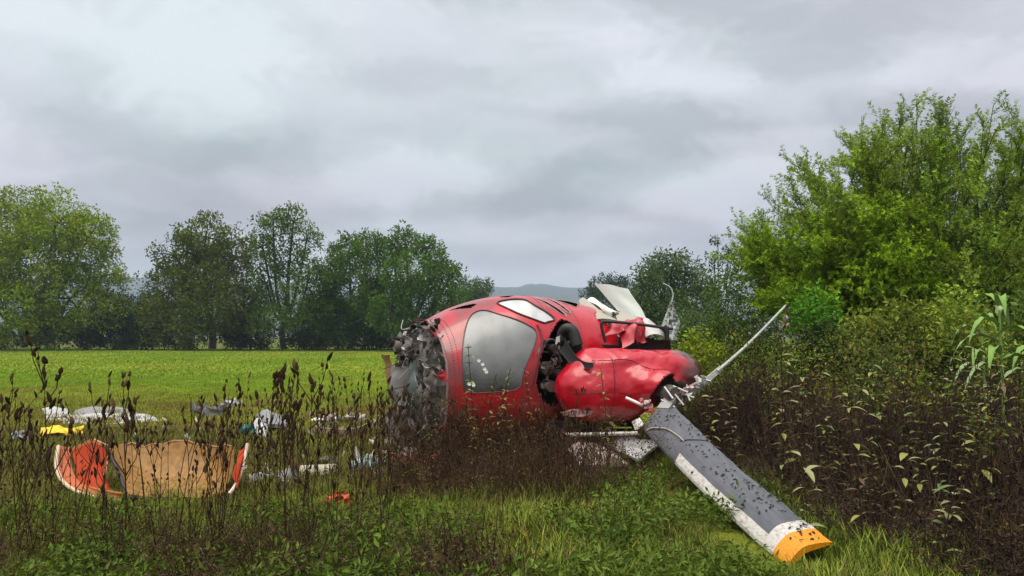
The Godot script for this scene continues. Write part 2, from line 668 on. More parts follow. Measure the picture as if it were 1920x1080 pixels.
func helicopter() -> void:
	var o := thing("crashed_helicopter", "crashed red helicopter lying on its side in the weeds, nose torn open", "helicopter", HO)
	# ---- outlines on the hull, as (along, around)
	var win := outline([[884, 590], [905, 582], [940, 590], [985, 606], [1005, 622], [1004, 645], [985, 690], [972, 730], [930, 737], [876, 734], [868, 715], [868, 660], [873, 615]])
	var strip := outline([[932, 568], [958, 562], [984, 562], [1005, 574], [1040, 597], [1028, 604], [1014, 604], [970, 586]], 4)
	var hole := outline([[1046, 603], [1062, 600], [1078, 612], [1090, 640], [1092, 680], [1085, 740], [1030, 760], [1006, 730], [1008, 690], [1022, 650]])
	var gash := outline([[838, 578], [862, 568], [892, 570], [880, 578], [850, 581]], 3)
	var slot := outline([[934, 555], [950, 553], [964, 554], [950, 558]], 3)
	var slots := []
	for q in [[[1004, 561], [1010, 560.5], [1058, 588], [1053, 589.5]], [[1023, 561], [1029, 561], [1067, 584], [1063, 586]], [[1040, 562], [1080, 565], [1082, 576], [1070, 572]]]:
		slots.append(outline(q, 3))
	var cut := [win, strip, hole, gash, slot] + slots
	var boxes := []
	for p in cut:
		var lo := Vector2(1e9, 1e9)
		var hi := -lo
		for v in p:
			lo = lo.min(v)
			hi = hi.max(v)
		boxes.append(Rect2(lo, hi - lo))
	# ---- the red shell
	var NS := 210
	var NP := 260
	var V := []
	var NN := []
	var C := []
	for i in NS + 1:
		for j in NP + 1:
			var ph := -PI + TAU * j / NP
			var send := 2.35 + 0.28 * smoothstep(-0.3, 0.2, ph) * (1.0 - smoothstep(0.5, 0.9, ph)) + 0.75 * smoothstep(0.8, 1.6, ph) * (1.0 - smoothstep(2.4, 2.9, ph)) + 0.09 * nz.get_noise_1d(ph * 260) + 0.04 * nz.get_noise_1d(ph * 900)
			var s := (0.015 * nz.get_noise_1d(ph * 500) + 0.0) * (1.0 - float(i) / NS) + send * i / NS
			V.append(hull(s, ph))
			NN.append(hull_n(s, ph))
			var d := nz.get_noise_3d(s * 60, cos(ph) * 60, sin(ph) * 60) + 0.5 * nz.get_noise_3d(s * 300, cos(ph) * 300, sin(ph) * 300)
			var mud := smoothstep(0.98, 0.35, V[-1].y + 0.35 * d)
			C.append(Color(0.44, 0.003, 0.012).lerp(Color(0.10, 0.035, 0.03), clampf(mud * 0.8 + 0.55 * smoothstep(0.12, 0.6, d) + 0.35 * smoothstep(0.35, 0.05, s + 0.2 * d), 0, 1)))
			NN[-1] = Vector3(NN[-1])
			C[-1].a = s
	var st := newst()
	var lin := newst()
	for i in NS:
		for j in NP:
			var a := i * (NP + 1) + j
			var b := a + NP + 1
			var ph := -PI + TAU * (j + 0.5) / NP
			var s: float = (C[a].a + C[b].a) * 0.5
			var uv := Vector2(s, ph)
			var skip := -1
			for k in cut.size():
				if boxes[k].has_point(uv) and Geometry2D.is_point_in_polygon(uv, cut[k]):
					skip = k
			if skip < 0:
				st.set_color(Color(C[a], 1))
				quad(st, V[a], V[b], V[b + 1], V[a + 1], NN[a], NN[b], NN[b + 1], NN[a + 1])
			if skip < 0 or skip == 1:
				var t := -0.035
				quad(lin, V[a] + NN[a] * t, V[a + 1] + NN[a + 1] * t, V[b + 1] + NN[b + 1] * t, V[b] + NN[b] * t, -NN[a], -NN[a + 1], -NN[b + 1], -NN[b])
	var paint := mat(Color.WHITE, 0.6, 0.0, true)
	paint.clearcoat_enabled = true
	paint.clearcoat = 0.5
	paint.clearcoat_roughness = 0.14
	paint.roughness_texture = noise_tex(0.02, ramp([0.0, 1.0], [Color(0.10, 0.10, 0.10), Color(0.55, 0.55, 0.55)]), 512, 5, 7)
	paint.uv1_triplanar = true
	paint.uv1_world_triplanar = true
	paint.uv1_scale = Vector3.ONE * 0.7
	M.paint = paint
	part("hull", st, paint, o)
	var rv := newst()
	for k in 200:
		var ph := -0.5 + 2.3 * (k % 50) / 50.0
		var s: float = [0.10, 0.16, 1.50, 1.95][k / 50]
		var uv := Vector2(s, ph)
		if Geometry2D.is_point_in_polygon(uv, win) or Geometry2D.is_point_in_polygon(uv, hole) or Geometry2D.is_point_in_polygon(uv, strip):
			continue
		box(rv, hull(s, ph), e1 * 0.005, Vector3.UP * 0.005, e3 * 0.005)
	part("rivets", rv, mat(Color(0.16, 0.02, 0.025), 0.4, 0.3), o).set_meta("kind", "stuff")
	for k in 9:
		var ph := -0.7 + 0.3 * k + rr(-0.08, 0.08)
		var fl := newst()
		var wd := rr(0.06, 0.16)
		var ln := rr(0.08, 0.20)
		var cu := rr(-0.05, 0.12)
		sheet(fl, func(u: float, v: float) -> Vector3:
			return hull(0.0, ph + wd * (u - 0.5) * (1.0 - 0.6 * v), 0.004) - e1 * (ln * v) + (hull(0.0, ph) - hull(0.0, ph, -1.0)) * (cu * v * v + 0.03 * nz.get_noise_2d(u * 200 + k * 50, v * 200)), 5, 6, 0.004)
		part("torn_flap", fl, reds_m() if k % 2 else paint_plain(), o)
	part("inner_lining", lin, mat(Color(0.035, 0.032, 0.03), 0.9), o)
	st = newst()
	for j in 60:
		var c := HO + e1 * 2.3 + Vector3.UP * 1.05
		tri(st, c, hull(2.3, TAU * j / 60, -0.05), hull(2.3, TAU * (j + 1) / 60, -0.05))
	part("rear_bulkhead", st, mat(Color(0.03, 0.026, 0.024), 0.9), o)
	# ---- windows and seals
	var glass := mat(Color.WHITE, 0.42, 0.0, true)
	glass.metallic_specular = 0.75
	glass.albedo_texture = noise_tex(0.012, ramp([0.0, 0.45, 1.0], [Color(0.55, 0.52, 0.5), Color(0.8, 0.8, 0.8), Color(1, 1, 1)]), 512, 6, 11)
	glass.uv1_triplanar = true
	glass.uv1_world_triplanar = true
	glass.uv1_scale = Vector3.ONE * 0.6
	glass.clearcoat_enabled = true
	glass.clearcoat = 0.2
	glass.clearcoat_roughness = 0.1
	var seal := mat(Color(0.05, 0.012, 0.014), 0.6)
	var black := mat(Color(0.012, 0.012, 0.012), 0.6)
	M.black = black
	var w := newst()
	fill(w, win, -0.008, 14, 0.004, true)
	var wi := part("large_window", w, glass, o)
	w = newst()
	tube(w, hull_ring(win, 0.0), 0.007, 0.007, 6, false, true)
	part("seal", w, mat(Color(0.11, 0.03, 0.035), 0.5), wi)
	w = newst()
	w.set_color(Color(0.62, 0.62, 0.62))
	fill(w, strip, -0.006, 6, 0.002)
	var si := part("roof_window", w, glass, o)
	w = newst()
	tube(w, hull_ring(strip, 0.004), 0.014, 0.014, 6, false, true)
	part("seal", w, seal, si)
	w = newst()
	for k in slots.size():
		tube(w, hull_ring(slots[k], 0.002), 0.007, 0.007, 5, false, true)
	part("door_rail_edging", w, mat(Color(0.3, 0.25, 0.25), 0.4), o)
	w = newst()
	var rim := []
	for j in 120:
		rim.append(hull(0.015 * nz.get_noise_1d((-PI + TAU * j / 120) * 500), -PI + TAU * j / 120, -0.004))
	tube(w, rim, 0.016, 0.016, 6, false, true)
	part("nose_rim", w, mat(Color(0.22, 0.13, 0.12), 0.5), o)
	w = newst()
	tube(w, hull_ring(PackedVector2Array([hull_uv(1006, 610), hull_uv(1012, 622), hull_uv(1016, 640), hull_uv(1012, 665), hull_uv(1003, 695), hull_uv(995, 725)]), 0.006), 0.017, 0.012, 6)
	part("door_seam", w, mat(Color(0.10, 0.008, 0.012), 0.5), o)
	# ---- the torn nose: crushed bulkhead, panels and scrap
	var grey := mat(Color.WHITE, 0.55, 0.25, true)
	st = newst()
	var nr := 16
	var na := 72
	var bp := []
	for i in nr + 1:
		for j in na + 1:
			var r := float(i) / nr
			var a := TAU * (j % na) / na
			var p := hull(0.02, a, -0.03)
			var c := HO + Vector3.UP * 0.88
			var q := c.lerp(p, r)
			var cr := 0.10 * nz.get_noise_3d(q.x * 130, q.y * 110, q.z * 130) + 0.07 * nz.get_noise_3d(q.x * 500, q.y * 300, q.z * 500)
			bp.append(q - e1 * (0.20 * (1.0 - r * r) - 0.05) - e1 * cr * (1.0 - pow(r, 6)))
	for i in nr:
		for j in na:
			var a := i * (na + 1) + j
			var q: Vector3 = bp[a]
			var n1 := nz.get_noise_3d(q.x * 200, q.y * 90, q.z * 200)
			st.set_color(Color(0.025, 0.02, 0.018).lerp(Color(0.12, 0.105, 0.095), clampf(0.4 + n1 * 1.4, 0, 1)))
			quad(st, bp[a], bp[a + na + 1], bp[a + na + 2], bp[a + 1])
	part("crushed_bulkhead", st, grey, o)
	var tones := [Color(0.18, 0.165, 0.155), Color(0.09, 0.07, 0.06), Color(0.34, 0.32, 0.31), Color(0.03, 0.022, 0.02), Color(0.13, 0.105, 0.09), Color(0.12, 0.145, 0.135)]
	var tone_m := []
	for t in tones:
		tone_m.append(mat(t, 0.5, 0.15))
	for q in [[740, 690, 775, 694, 770, 768, 734, 760, 10.5, 0], [776, 678, 792, 682, 790, 752, 772, 760, 10.25, 5], [800, 690, 832, 700, 832, 736, 800, 734, 9.9, 4], [800, 742, 834, 744, 834, 800, 797, 800, 9.88, 1], [730, 772, 762, 774, 756, 838, 728, 828, 10.45, 4], [766, 772, 788, 778, 782, 826, 760, 820, 10.3, 3], [754, 628, 792, 640, 788, 664, 744, 660, 10.6, 4]]:
		st = newst()
		sheet(st, patch(at(q[0], q[1], q[8]), at(q[2], q[3], q[8] - 0.12), at(q[4], q[5], q[8] - 0.12), at(q[6], q[7], q[8]), Vector3(-0.03, 0, 0.05), 0.10, q[0]), 14, 18, 0.006)
		part("torn_panel", st, tone_m[q[9]], o)
	for q in [[796, 640, 793, 830, 9.97, 3], [770, 650, 766, 838, 10.3, 3], [838, 660, 838, 815, 9.72, 3], [744, 680, 736, 800, 10.55, 1], [815, 620, 822, 700, 9.9, 2]]:
		st = newst()
		bar(st, at(q[0], q[1], q[4]), at(q[2], q[3], q[4]), 0.05, 0.03, Vector3(0.2, 0, 1))
		part("bent_stringer", st, tone_m[q[5]], o)
	for k in 170:
		var px := rr(736, 829)
		var py := rr(602, 705) if k < 105 else rr(690, 838)
		if px < 775 and py < 640 - (px - 738) * 0.9:
			continue
		var d := 10.75 - (px - 738) / 94.0 * 0.95
		part("scrap_piece", scrap(at(px, py, d - rr(0.02, 0.20)), rr(0.05, 0.16)), tone_m[[0, 1, 2, 3, 4, 5, 3, 2, 1, 3][rng.randi() % 10]], o)
	for k in 40:
		var px := rr(745, 830)
		var py := rr(610, 830)
		var d := 10.6 - (px - 738) / 94.0 * 0.95
		st = newst()
		var p := at(px, py, d)
		tube(st, curve([p, p + rdir() * 0.12, p + rdir() * 0.25 + Vector3(0, -0.1, 0)], 4), 0.008, 0.006, 5)
		part("bent_tube", st, tone_m[[0, 2, 3, 1][k % 4]], o)
	st = newst()
	sheet(st, patch(at(716, 668, 10.7), at(732, 664, 10.6), at(738, 716, 10.6), at(728, 720, 10.7), Vector3(-0.03, 0, 0.05), 0.05, 4.0), 6, 8, 0.006)
	part("tan_panel", st, mat(Color(0.27, 0.15, 0.06), 0.7), o)
	# ---- the open bay between cabin and cowling
	st = newst()
	for k in 14:
		var p := at(rr(1012, 1070), rr(640, 735), rr(10.0, 10.25))
		tube(st, curve([p, p + rdir() * 0.12, p + rdir() * 0.25], 4), rr(0.008, 0.03), 0.01, 6)
	part("wiring", st, mat(Color(0.05, 0.045, 0.035), 0.6), o)
	for q in [[1040, 655, 9.98, 0.075, 3], [1022, 690, 9.95, 0.09, 1], [1046, 700, 9.9, 0.06, 3], [1030, 725, 9.85, 0.07, 1]]:
		st = newst()
		tube(st, [at(q[0], q[1], q[2]) + e3 * 0.06, at(q[0], q[1], q[2]), at(q[0], q[1], q[2]) - e3 * 0.15], q[3], q[3] * 0.9, 14)
		part("gearbox_drum", st, tone_m[q[4]], o)
	for k in 16:
		part("scrap_piece", scrap(at(rr(1008, 1050), rr(640, 740), rr(9.8, 9.95)), rr(0.08, 0.18), Vector3(0.3, 1, 0)), tone_m[[1, 3, 4, 0, 3][k % 5]], o)
	st = newst()
	sheet(st, patch(at(1043, 632, 9.95), at(1050, 628, 9.93), at(1049, 655, 9.9), at(1040, 652, 9.92), Vector3(0.02, 0, 0)), 4, 6, 0.004)
	part("bracket", st, tone_m[2], o)
	# black intake hose, with a trough that runs out over the cowling
	st = newst()
	tube(st, curve([at(1052, 640, 10.05), at(1053, 626, 10.05), at(1062, 616, 10.0), at(1074, 622, 9.98), at(1082, 648, 9.95)], 7), 0.055, 0.085, 14)
	part("intake_hose", st, black, o)
	st = newst()
	sheet(st, func(u: float, v: float) -> Vector3:
		var c := at(1050, 640, 9.8).lerp(at(1108, 683, 9.42), u) + Vector3(0, -0.10 * sin(u * PI), 0)
		var r := lerpf(0.11, 0.05, u)
		var a := lerpf(-1.9, 0.4, v)
		return c + Vector3(cos(a) * 0.5, sin(a), 0.3 * cos(a)) * r, 14, 8, 0.008)
	part("intake_trough", st, mat(Color(0.012, 0.011, 0.01), 0.7), o)
	# ---- engine cowling
	var A0 := at(1090, 733, 9.78)
	var A1 := at(1165, 740, 9.9)
	var B0 := at(1125, 702, 9.95)
	var B1 := at(1268, 692, 10.3)
	var C0 := at(1165, 722, 9.85)
	var C1 := at(1240, 730, 9.55)
	var mouth := at(1284, 762, 9.42)
	var mr := 0.42
	var bx := (at(1300, 690, 10.25) - at(1060, 735, 9.8)) * Vector3(1, 0, 1)
	bx = bx.normalized()
	var bz := bx.cross(Vector3.UP)
	var bc := at(1200, 714, 10.04)
	var cuts := [
		
		[at(1046, 782, 9.75), Vector3(-0.85, -0.5, 0.0).normalized(), 0.12],
		[at(1180, 672, 9.62), Vector3(0.06, 0.88, 0.48).normalized(), 0.035],
		[at(1296, 664, 10.1), Vector3(0.62, 0.72, 0.25).normalized(), 0.20],
		[at(1318, 690, 10.1), Vector3(0.95, 0.0, 0.3).normalized(), 0.10],
	]
	var cutn := Vector3(0.50, -0.86, 0.0).normalized()
	var cutp := at(1262, 748, 10.0)
	var f := func(p: Vector3) -> float:
		var q := p - bc
		var l := Vector3(q.dot(bx), q.y - 0.02 * q.dot(bx), q.dot(bz))
		var g := l.abs() - Vector3(0.93, 0.41 - 0.05 * l.x, 0.37) + Vector3.ONE * 0.24
		var d := g.max(Vector3.ZERO).length() + minf(maxf(g.x, maxf(g.y, g.z)), 0.0) - 0.24
		d = smin(d, capsule(p, A0, A1, 0.36, 0.34), 0.22)
		for c in cuts:
			d = -smin(-d, -((p - c[0]).dot(c[1])), c[2])
		d = -smin(-d, -((p - cutp).dot(cutn)), 0.10)
		d = smin(d, capsule(p, C0, C1, 0.17, 0.25), 0.16)
		d = maxf(d, mr - (p - mouth).length() + 0.03 * nz.get_noise_3d(p.x * 300, p.y * 300, p.z * 300))
		return d + 0.040 * nz.get_noise_3d(p.x * 90, p.y * 140, p.z * 90) + 0.016 * absf(nz.get_noise_3d(p.x * 230, p.y * 330, p.z * 230)) + 0.005 * nz.get_noise_3d(p.x * 600, p.y * 600, p.z * 600)
	var cf := func(p: Vector3) -> Color:
		var q := proj(p)
		var n := nz.get_noise_3d(p.x * 260, p.y * 260, p.z * 260)
		var burn := smoothstep(2.06, 2.36, p.x + 0.16 * n)
		var mud := smoothstep(0.62, 0.3, p.y + 0.3 * n)
		var ins := smoothstep(mr + 0.035, mr + 0.01, (p - mouth).length())
		var c := Color(0.44, 0.003, 0.012).lerp(Color(0.045, 0.024, 0.018), clampf(burn * 0.95 + mud * 0.7, 0, 1))
		return c.lerp(Color(0.02, 0.016, 0.014), ins)
	part("engine_cowling", nets(f, at(1000, 640, 10.0) + Vector3(0, -1.15, -0.75), at(1335, 630, 10.0) + Vector3(0.05, 0.05, 0.85), 0.03, cf), paint, o)
	var stick := func(p: Vector3) -> Vector3:
		for k in 7:
			var d: float = f.call(p)
			var g := Vector3(f.call(p + Vector3(0.01, 0, 0)) - d, f.call(p + Vector3(0, 0.01, 0)) - d, f.call(p + Vector3(0, 0, 0.01)) - d).normalized()
			p -= g * d
		return p
	var seam_m := mat(Color(0.03, 0.004, 0.006), 0.6)
	for q in [[[1150, 655], [1152, 690], [1150, 735], [1144, 790]], [[1062, 735], [1095, 738], [1150, 735], [1185, 742]], [[1270, 660], [1282, 685], [1284, 708]], [[1110, 672], [1170, 668], [1240, 672], [1290, 682]]]:
		var pts := []
		for c in q:
			pts.append(at(c[0], c[1], 9.5))
		pts = curve(pts, 8)
		for k in pts.size():
			pts[k] = stick.call(pts[k])
		st = newst()
		tube(st, pts, 0.0045, 0.0045, 4)
		part("panel_seam", st, seam_m, o)
	st = newst()
	for k in 70:
		var q: Array = [[1156, 664, 1150, 786], [1066, 729, 1180, 737], [1116, 678, 1284, 688]][k % 3]
		var u := (k / 3) / 23.0
		var p: Vector3 = stick.call(at(lerpf(q[0], q[2], u), lerpf(q[1], q[3], u), 9.5))
		box(st, p, Vector3(0.005, 0, 0), Vector3(0, 0.005, 0), Vector3(0, 0, 0.005))
	part("rivets", st, mat(Color(0.20, 0.03, 0.03), 0.4, 0.3), o).set_meta("kind", "stuff")
	# the part of the deck that is crushed below it
	var deck := mat(Color(0.03, 0.022, 0.02), 0.8)
	for k in 34:
		var p := at(rr(1040, 1215), rr(775, 850), rr(9.95, 10.4)) if k < 22 else at(rr(1115, 1240), rr(640, 690), rr(10.55, 10.75))
		st = newst()
		box(st, p, Vector3(rr(0.1, 0.25), rr(-0.05, 0.05), 0), Vector3(rr(-0.02, 0.02), rr(0.06, 0.14), 0.03), Vector3(0, 0, rr(0.1, 0.2)))
		part("deck_block", st, deck, o)
	st = newst()
	sheet(st, patch(at(1050, 772, 9.42), at(1110, 770, 9.45), at(1112, 777, 9.45), at(1052, 779, 9.42), Vector3(0, 0.005, 0.02), 0.05, 7.0), 16, 2, 0.004)
	part("torn_edge", st, mat(Color(0.45, 0.25, 0.25), 0.6), o)
	# crumpled skin behind the shoulder
	var reds := mat(Color(0.40, 0.008, 0.02), 0.35)
	reds.clearcoat_enabled = true
	reds.clearcoat = 0.5
	for q in [[1136, 615, 1176, 612, 1172, 648, 1140, 640, 10.2], [1160, 618, 1196, 610, 1200, 640, 1165, 650, 10.1], [1188, 610, 1214, 622, 1212, 640, 1186, 636, 10.2]]:
		st = newst()
		sheet(st, patch(at(q[0], q[1], q[8] + 0.2), at(q[2], q[3], q[8] + 0.2), at(q[4], q[5], q[8] - 0.1), at(q[6], q[7], q[8] - 0.1), Vector3(0, 0.07, 0.06), 0.16, q[0]), 14, 10, 0.006)
		part("crumpled_skin", st, reds, o)
	# ---- what is left behind the roof: pale floor panels, a black strut, a mottled plate
	var pale := mat(Color(0.33, 0.30, 0.25), 0.6)
	var white := mat(Color(0.56, 0.60, 0.56), 0.5)
	M.white = white
	for q in [[1084, 562, 1100, 566, 1160, 604, 1110, 606, 11.2, 0], [1098, 560, 1122, 566, 1158, 590, 1148, 596, 11.5, 1], [1150, 585, 1205, 598, 1214, 608, 1160, 606, 11.0, 0]]:
		st = newst()
		sheet(st, patch(at(q[0], q[1], q[8] + 0.3), at(q[2], q[3], q[8] + 0.3), at(q[4], q[5], q[8] - 0.5), at(q[6], q[7], q[8] - 0.5), Vector3(0, 0.04, 0), 0.05, q[0]), 12, 6, 0.01)
		part("belly_panel", st, [pale, mat(Color(0.62, 0.60, 0.54), 0.6)][q[9]], o)
	st = newst()
	sheet(st, patch(at(1114, 532, 11.4), at(1178, 542, 11.2), at(1214, 599, 11.0), at(1157, 583, 11.2), Vector3(0, 0.01, 0.01), 0.02, 3.0), 12, 8, 0.012)
	part("white_flap", st, white, o)
	st = newst()
	sheet(st, patch(at(1190, 612, 10.6), at(1232, 614, 10.6), at(1252, 638, 10.4), at(1200, 640, 10.3), Vector3(0, 0.10, 0.05), 0.03, 8.0), 12, 8, 0.01)
	part("grey_fairing", st, mat(Color(0.45, 0.44, 0.44), 0.45), o)
	st = newst()
	tube(st, curve([at(1136, 642, 10.05), at(1130, 622, 10.05), at(1128, 606, 10.05), at(1140, 603, 10.05), at(1190, 607, 10.05), at(1262, 617, 10.1)], 5), 0.022, 0.02, 8)
	tube(st, [at(1244, 612, 10.1), at(1250, 622, 10.1), at(1251, 638, 10.1)], 0.05, 0.03, 8)
	part("black_strut", st, black, o)
	var mott := mat(Color(1, 1, 1), 0.6)
	tri_map(mott, noise_tex(0.05, ramp([0.0, 0.50, 0.56, 1.0], [Color(0.02, 0.025, 0.02), Color(0.06, 0.07, 0.06), Color(0.42, 0.46, 0.42), Color(0.5, 0.53, 0.48)]), 256, 4, 31), 1.2)
	st = newst()
	tri(st, at(1258, 566, 10.4), at(1239, 620, 10.35), at(1250, 637, 10.2))
	sheet(st, func(u: float, v: float) -> Vector3:
		var l := [at(1258, 566, 10.4), at(1240, 612, 10.35), at(1252, 637, 10.2)]
		var r := [at(1259, 566, 10.4), at(1275, 606, 10.4), at(1266, 638, 10.25)]
		var a: Vector3 = l[0].lerp(l[1], v * 1.6) if v < 0.625 else l[1].lerp(l[2], (v - 0.625) / 0.375)
		var b: Vector3 = r[0].lerp(r[1], v * 1.6) if v < 0.625 else r[1].lerp(r[2], (v - 0.625) / 0.375)
		return a.lerp(b, u) + Vector3(0, 0, 0.05) * sin(u * PI), 6, 16, 0.008)
	var ml := part("mottled_plate", st, mott, o)
	st = newst()
	tube(st, curve([at(1259, 568, 10.4), at(1262, 552, 10.4), at(1256, 538, 10.4), at(1243, 531, 10.4)], 5), 0.008, 0.006, 6)
	part("frayed_cord", st, mat(Color(0.5, 0.55, 0.48), 0.8), ml)
	# ---- main rotor
	rotor(o)

func airfoil(far0: Vector3, near0: Vector3, far1: Vector3, near1: Vector3, n: Vector3, t0: float, t1: float, k0: int, k1: int, off := 0.0) -> SurfaceTool:
	var up := [[0.0, 0.008], [0.15, 0.022], [0.32, 0.03], [0.48, 0.032], [0.60, 0.025], [0.70, 0.006], [0.80, -0.018], [0.90, -0.048], [0.97, -0.075], [1.0, -0.10]]
	var lo := [[0.0, -0.004], [0.15, -0.006], [0.32, -0.01], [0.48, -0.014], [0.58, -0.02], [0.66, -0.04], [0.75, -0.065], [0.85, -0.095], [0.93, -0.115], [0.985, -0.118]]
	var st := newst()
	var ns := 36
	var rows := []
	for i in ns + 1:
		var t := lerpf(t0, t1, float(i) / ns)
		var a := far0.lerp(far1, t)
		var b := near0.lerp(near1, t)
		var sag := n * (-0.07 * sin(t * PI) + 0.012 * nz.get_noise_1d(t * 700))
		var row := []
		var wav := 0.02 * nz.get_noise_1d(t * 700) + 0.006 * nz.get_noise_1d(t * 2600)
		for k in range(k0, k1 + 1):
			row.append(a.lerp(b, up[k][0]) + (a - b) * (wav if k < 2 else 0.0) + n * (up[k][1] + off) + sag)
		for k in range(k1, k0 - 1, -1):
			row.append(a.lerp(b, lo[k][0]) + (a - b) * (wav if k < 2 else 0.0) + n * (lo[k][1] - off) + sag)
		rows.append(row)
	var m: int = rows[0].size()
	st.set_smooth_group(-1)
	for i in ns:
		for k in m:
			var k2 := (k + 1) % m
			quad(st, rows[i][k], rows[i][k2], rows[i + 1][k2], rows[i + 1][k])
	for e in [0, ns]:
		for k in m / 2 - 1:
			quad(st, rows[e][k], rows[e][k + 1], rows[e][m - 2 - k], rows[e][m - 1 - k])
	return st

func rotor(heli: Node3D) -> void:
	var o := thing("rotor_blade", "broken grey rotor blade with white edge and orange tip resting on the grass", "rotor blade", gp(1512, 1040))
	var f0 := at(1258, 758, 9.25)
	var n0 := at(1203, 792, 8.95)
	var f1 := at(1561, 1020, 5.42)
	var n1 := at(1470, 1043, 5.28)
	var d := (f1 - f0).normalized()
	var n := (n0 - f0).cross(d).normalized()
	if n.y < 0:
		n = -n
	M.bn = n
	var grey := mat(Color(1, 1, 1), 0.5)
	grey.metallic_specular = 0.4
	tri_map(grey, noise_tex(0.02, ramp([0.0, 0.35, 0.6, 1.0], [Color(0.060, 0.063, 0.073), Color(0.085, 0.088, 0.102), Color(0.098, 0.101, 0.116), Color(0.125, 0.128, 0.143)]), 512, 6, 3), 0.9)
	grey.uv1_scale = Vector3(1.6, 1.6, 0.25)
	part("blade_skin", airfoil(f0, n0, f1, n1, n, 0.0, 0.885, 0, 9), grey, o)
	var wh := mat(Color(1, 1, 1), 0.5)
	tri_map(wh, noise_tex(0.03, ramp([0.0, 0.28, 0.36, 1.0], [Color(0.22, 0.15, 0.12), Color(0.30, 0.24, 0.20), Color(0.46, 0.44, 0.40), Color(0.60, 0.59, 0.56)]), 512, 5, 9), 1.6)
	wh.uv1_scale = Vector3(2.4, 2.4, 0.7)
	part("leading_edge_strip", airfoil(f0, n0, f1, n1, n, 0.31, 0.885, 6, 9, 0.004), wh, o)
	part("tip_band", airfoil(f0, n0, f1, n1, n, 0.885, 0.935, 0, 9, 0.002), wh, o)
	var og := mat(Color(1, 1, 1), 0.5)
	tri_map(og, noise_tex(0.03, ramp([0.0, 0.24, 0.32, 1.0], [Color(0.10, 0.05, 0.01), Color(0.42, 0.16, 0.01), Color(0.66, 0.235, 0.003), Color(0.74, 0.28, 0.004)]), 512, 5, 15), 2.2)
	part("orange_tip", airfoil(f0, n0, f1, n1, n, 0.935, 1.0, 0, 9, 0.001), og, o)
	# flakes of dirt and torn leaf stuck to the skin
	var st := newst()
	var off := func(t: float, u: float) -> Vector3:
		var h := table(u, [[0.0, 0.008], [0.15, 0.022], [0.32, 0.03], [0.48, 0.032], [0.60, 0.025], [0.70, 0.006], [0.80, -0.018], [0.90, -0.048], [1.0, -0.10]])
		return f0.lerp(f1, t).lerp(n0.lerp(n1, t), u) + n * (h + 0.004 - 0.07 * sin(t * PI) + 0.012 * nz.get_noise_1d(t * 700))
	for k in 200:
		var t := rr(0.02, 0.985)
		var u := rr(0.04, 0.62)
		if nz.get_noise_2d(t * 700.0, u * 160.0) < -0.25:
			continue
		var p: Vector3 = off.call(t, u)
		var dr := (d * rr(-1, 1) + (n0 - f0).normalized() * rr(-1, 1)).normalized()
		var l := rr(0.012, 0.07)
		var s := dr.cross(n) * minf(l * rr(0.10, 0.5), 0.010)
		var q := p + dr * l
		var lift := n * rr(0.003, 0.012)
		tri(st, p, p.lerp(q, 0.5) + s + lift, q)
		tri(st, p, q, p.lerp(q, 0.6) - s + lift)
	var fl := part("dirt_flakes", st, mat(Color(0.018, 0.014, 0.012), 0.9), o)
	fl.set_meta("kind", "stuff")
	# split in the skin near the root, its pale edge curled up
	st = newst()
	var cr := []
	for k in 9:
		var v := k / 8.0
		cr.append((off.call(0.03 + 0.26 * v, 0.98 - 0.42 * v - 0.12 * sin(v * PI)) as Vector3) + n * 0.012)
	tube(st, curve(cr, 3), 0.010, 0.006, 5)
	part("split_edge", st, mat(Color(0.40, 0.36, 0.31), 0.7), o)
	st = newst()
	var c2 := []
	for k in 7:
		var v := k / 6.0
		c2.append((off.call(0.27 + 0.07 * v, 0.62 - 0.6 * v) as Vector3) + n * (0.001 + 0.006 * nz.get_noise_1d(v * 300)))
	tube(st, curve(c2, 3), 0.006, 0.004, 4)
	part("crack", st, mat(Color(0.02, 0.02, 0.02), 0.9), o)
	st = newst()
	box(st, off.call(0.435, 0.90) + n * 0.006, d * 0.012, n * 0.004, d.cross(n) * 0.012)
	part("bolt", st, M.black, o)

	# ---- rotor head: grips, links, torn wrapping
	var h := Node3D.new()
	h.name = "rotor_hub"
	heli.add_child(h, true)
	var metal := mat(Color(0.34, 0.33, 0.32), 0.4, 0.6)
	var light := mat(Color(0.6, 0.58, 0.56), 0.5, 0.1)
	var pink := mat(Color(0.55, 0.28, 0.27), 0.7)
	st = newst()
	tube(st, [at(1236, 733, 9.75), at(1262, 742, 9.35)], 0.07, 0.07, 16)
	part("mast", st, metal, h)
	st = newst()
	tube(st, [at(1254, 740, 9.45), at(1270, 744, 9.2)], 0.13, 0.12, 18)
	part("hub_plate", st, mat(Color(0.10, 0.09, 0.08), 0.6, 0.4), h)
	st = newst()
	bar(st, at(1262, 742, 9.3), at(1244, 768, 9.12), 0.16, 0.05)
	part("blade_grip", st, metal, h)
	st = newst()
	bar(st, at(1268, 742, 9.3), at(1322, 714, 9.35), 0.10, 0.06)
	part("blade_grip", st, metal, h)
	for q in [[1246, 726, 1262, 748, 0.016], [1256, 728, 1282, 760, 0.014], [1240, 750, 1266, 764, 0.014], [1276, 738, 1302, 746, 0.014], [1284, 730, 1294, 752, 0.012], [1262, 724, 1290, 736, 0.012]]:
		st = newst()
		tube(st, [at(q[0], q[1], 9.25), at(q[2], q[3], 9.12)], q[4], q[4], 7)
		part("pitch_link", st, [metal, light][int(q[0]) % 2], h)
	for k in 22:
		var u := rng.randf()
		part("torn_wrapping", scrap(at(lerpf(1262, 1325, u) + rr(-8, 8), lerpf(748, 712, u) + rr(-10, 10), 9.22), rr(0.06, 0.13)), [light, light, pink, metal][k % 4], h)
	st = newst()
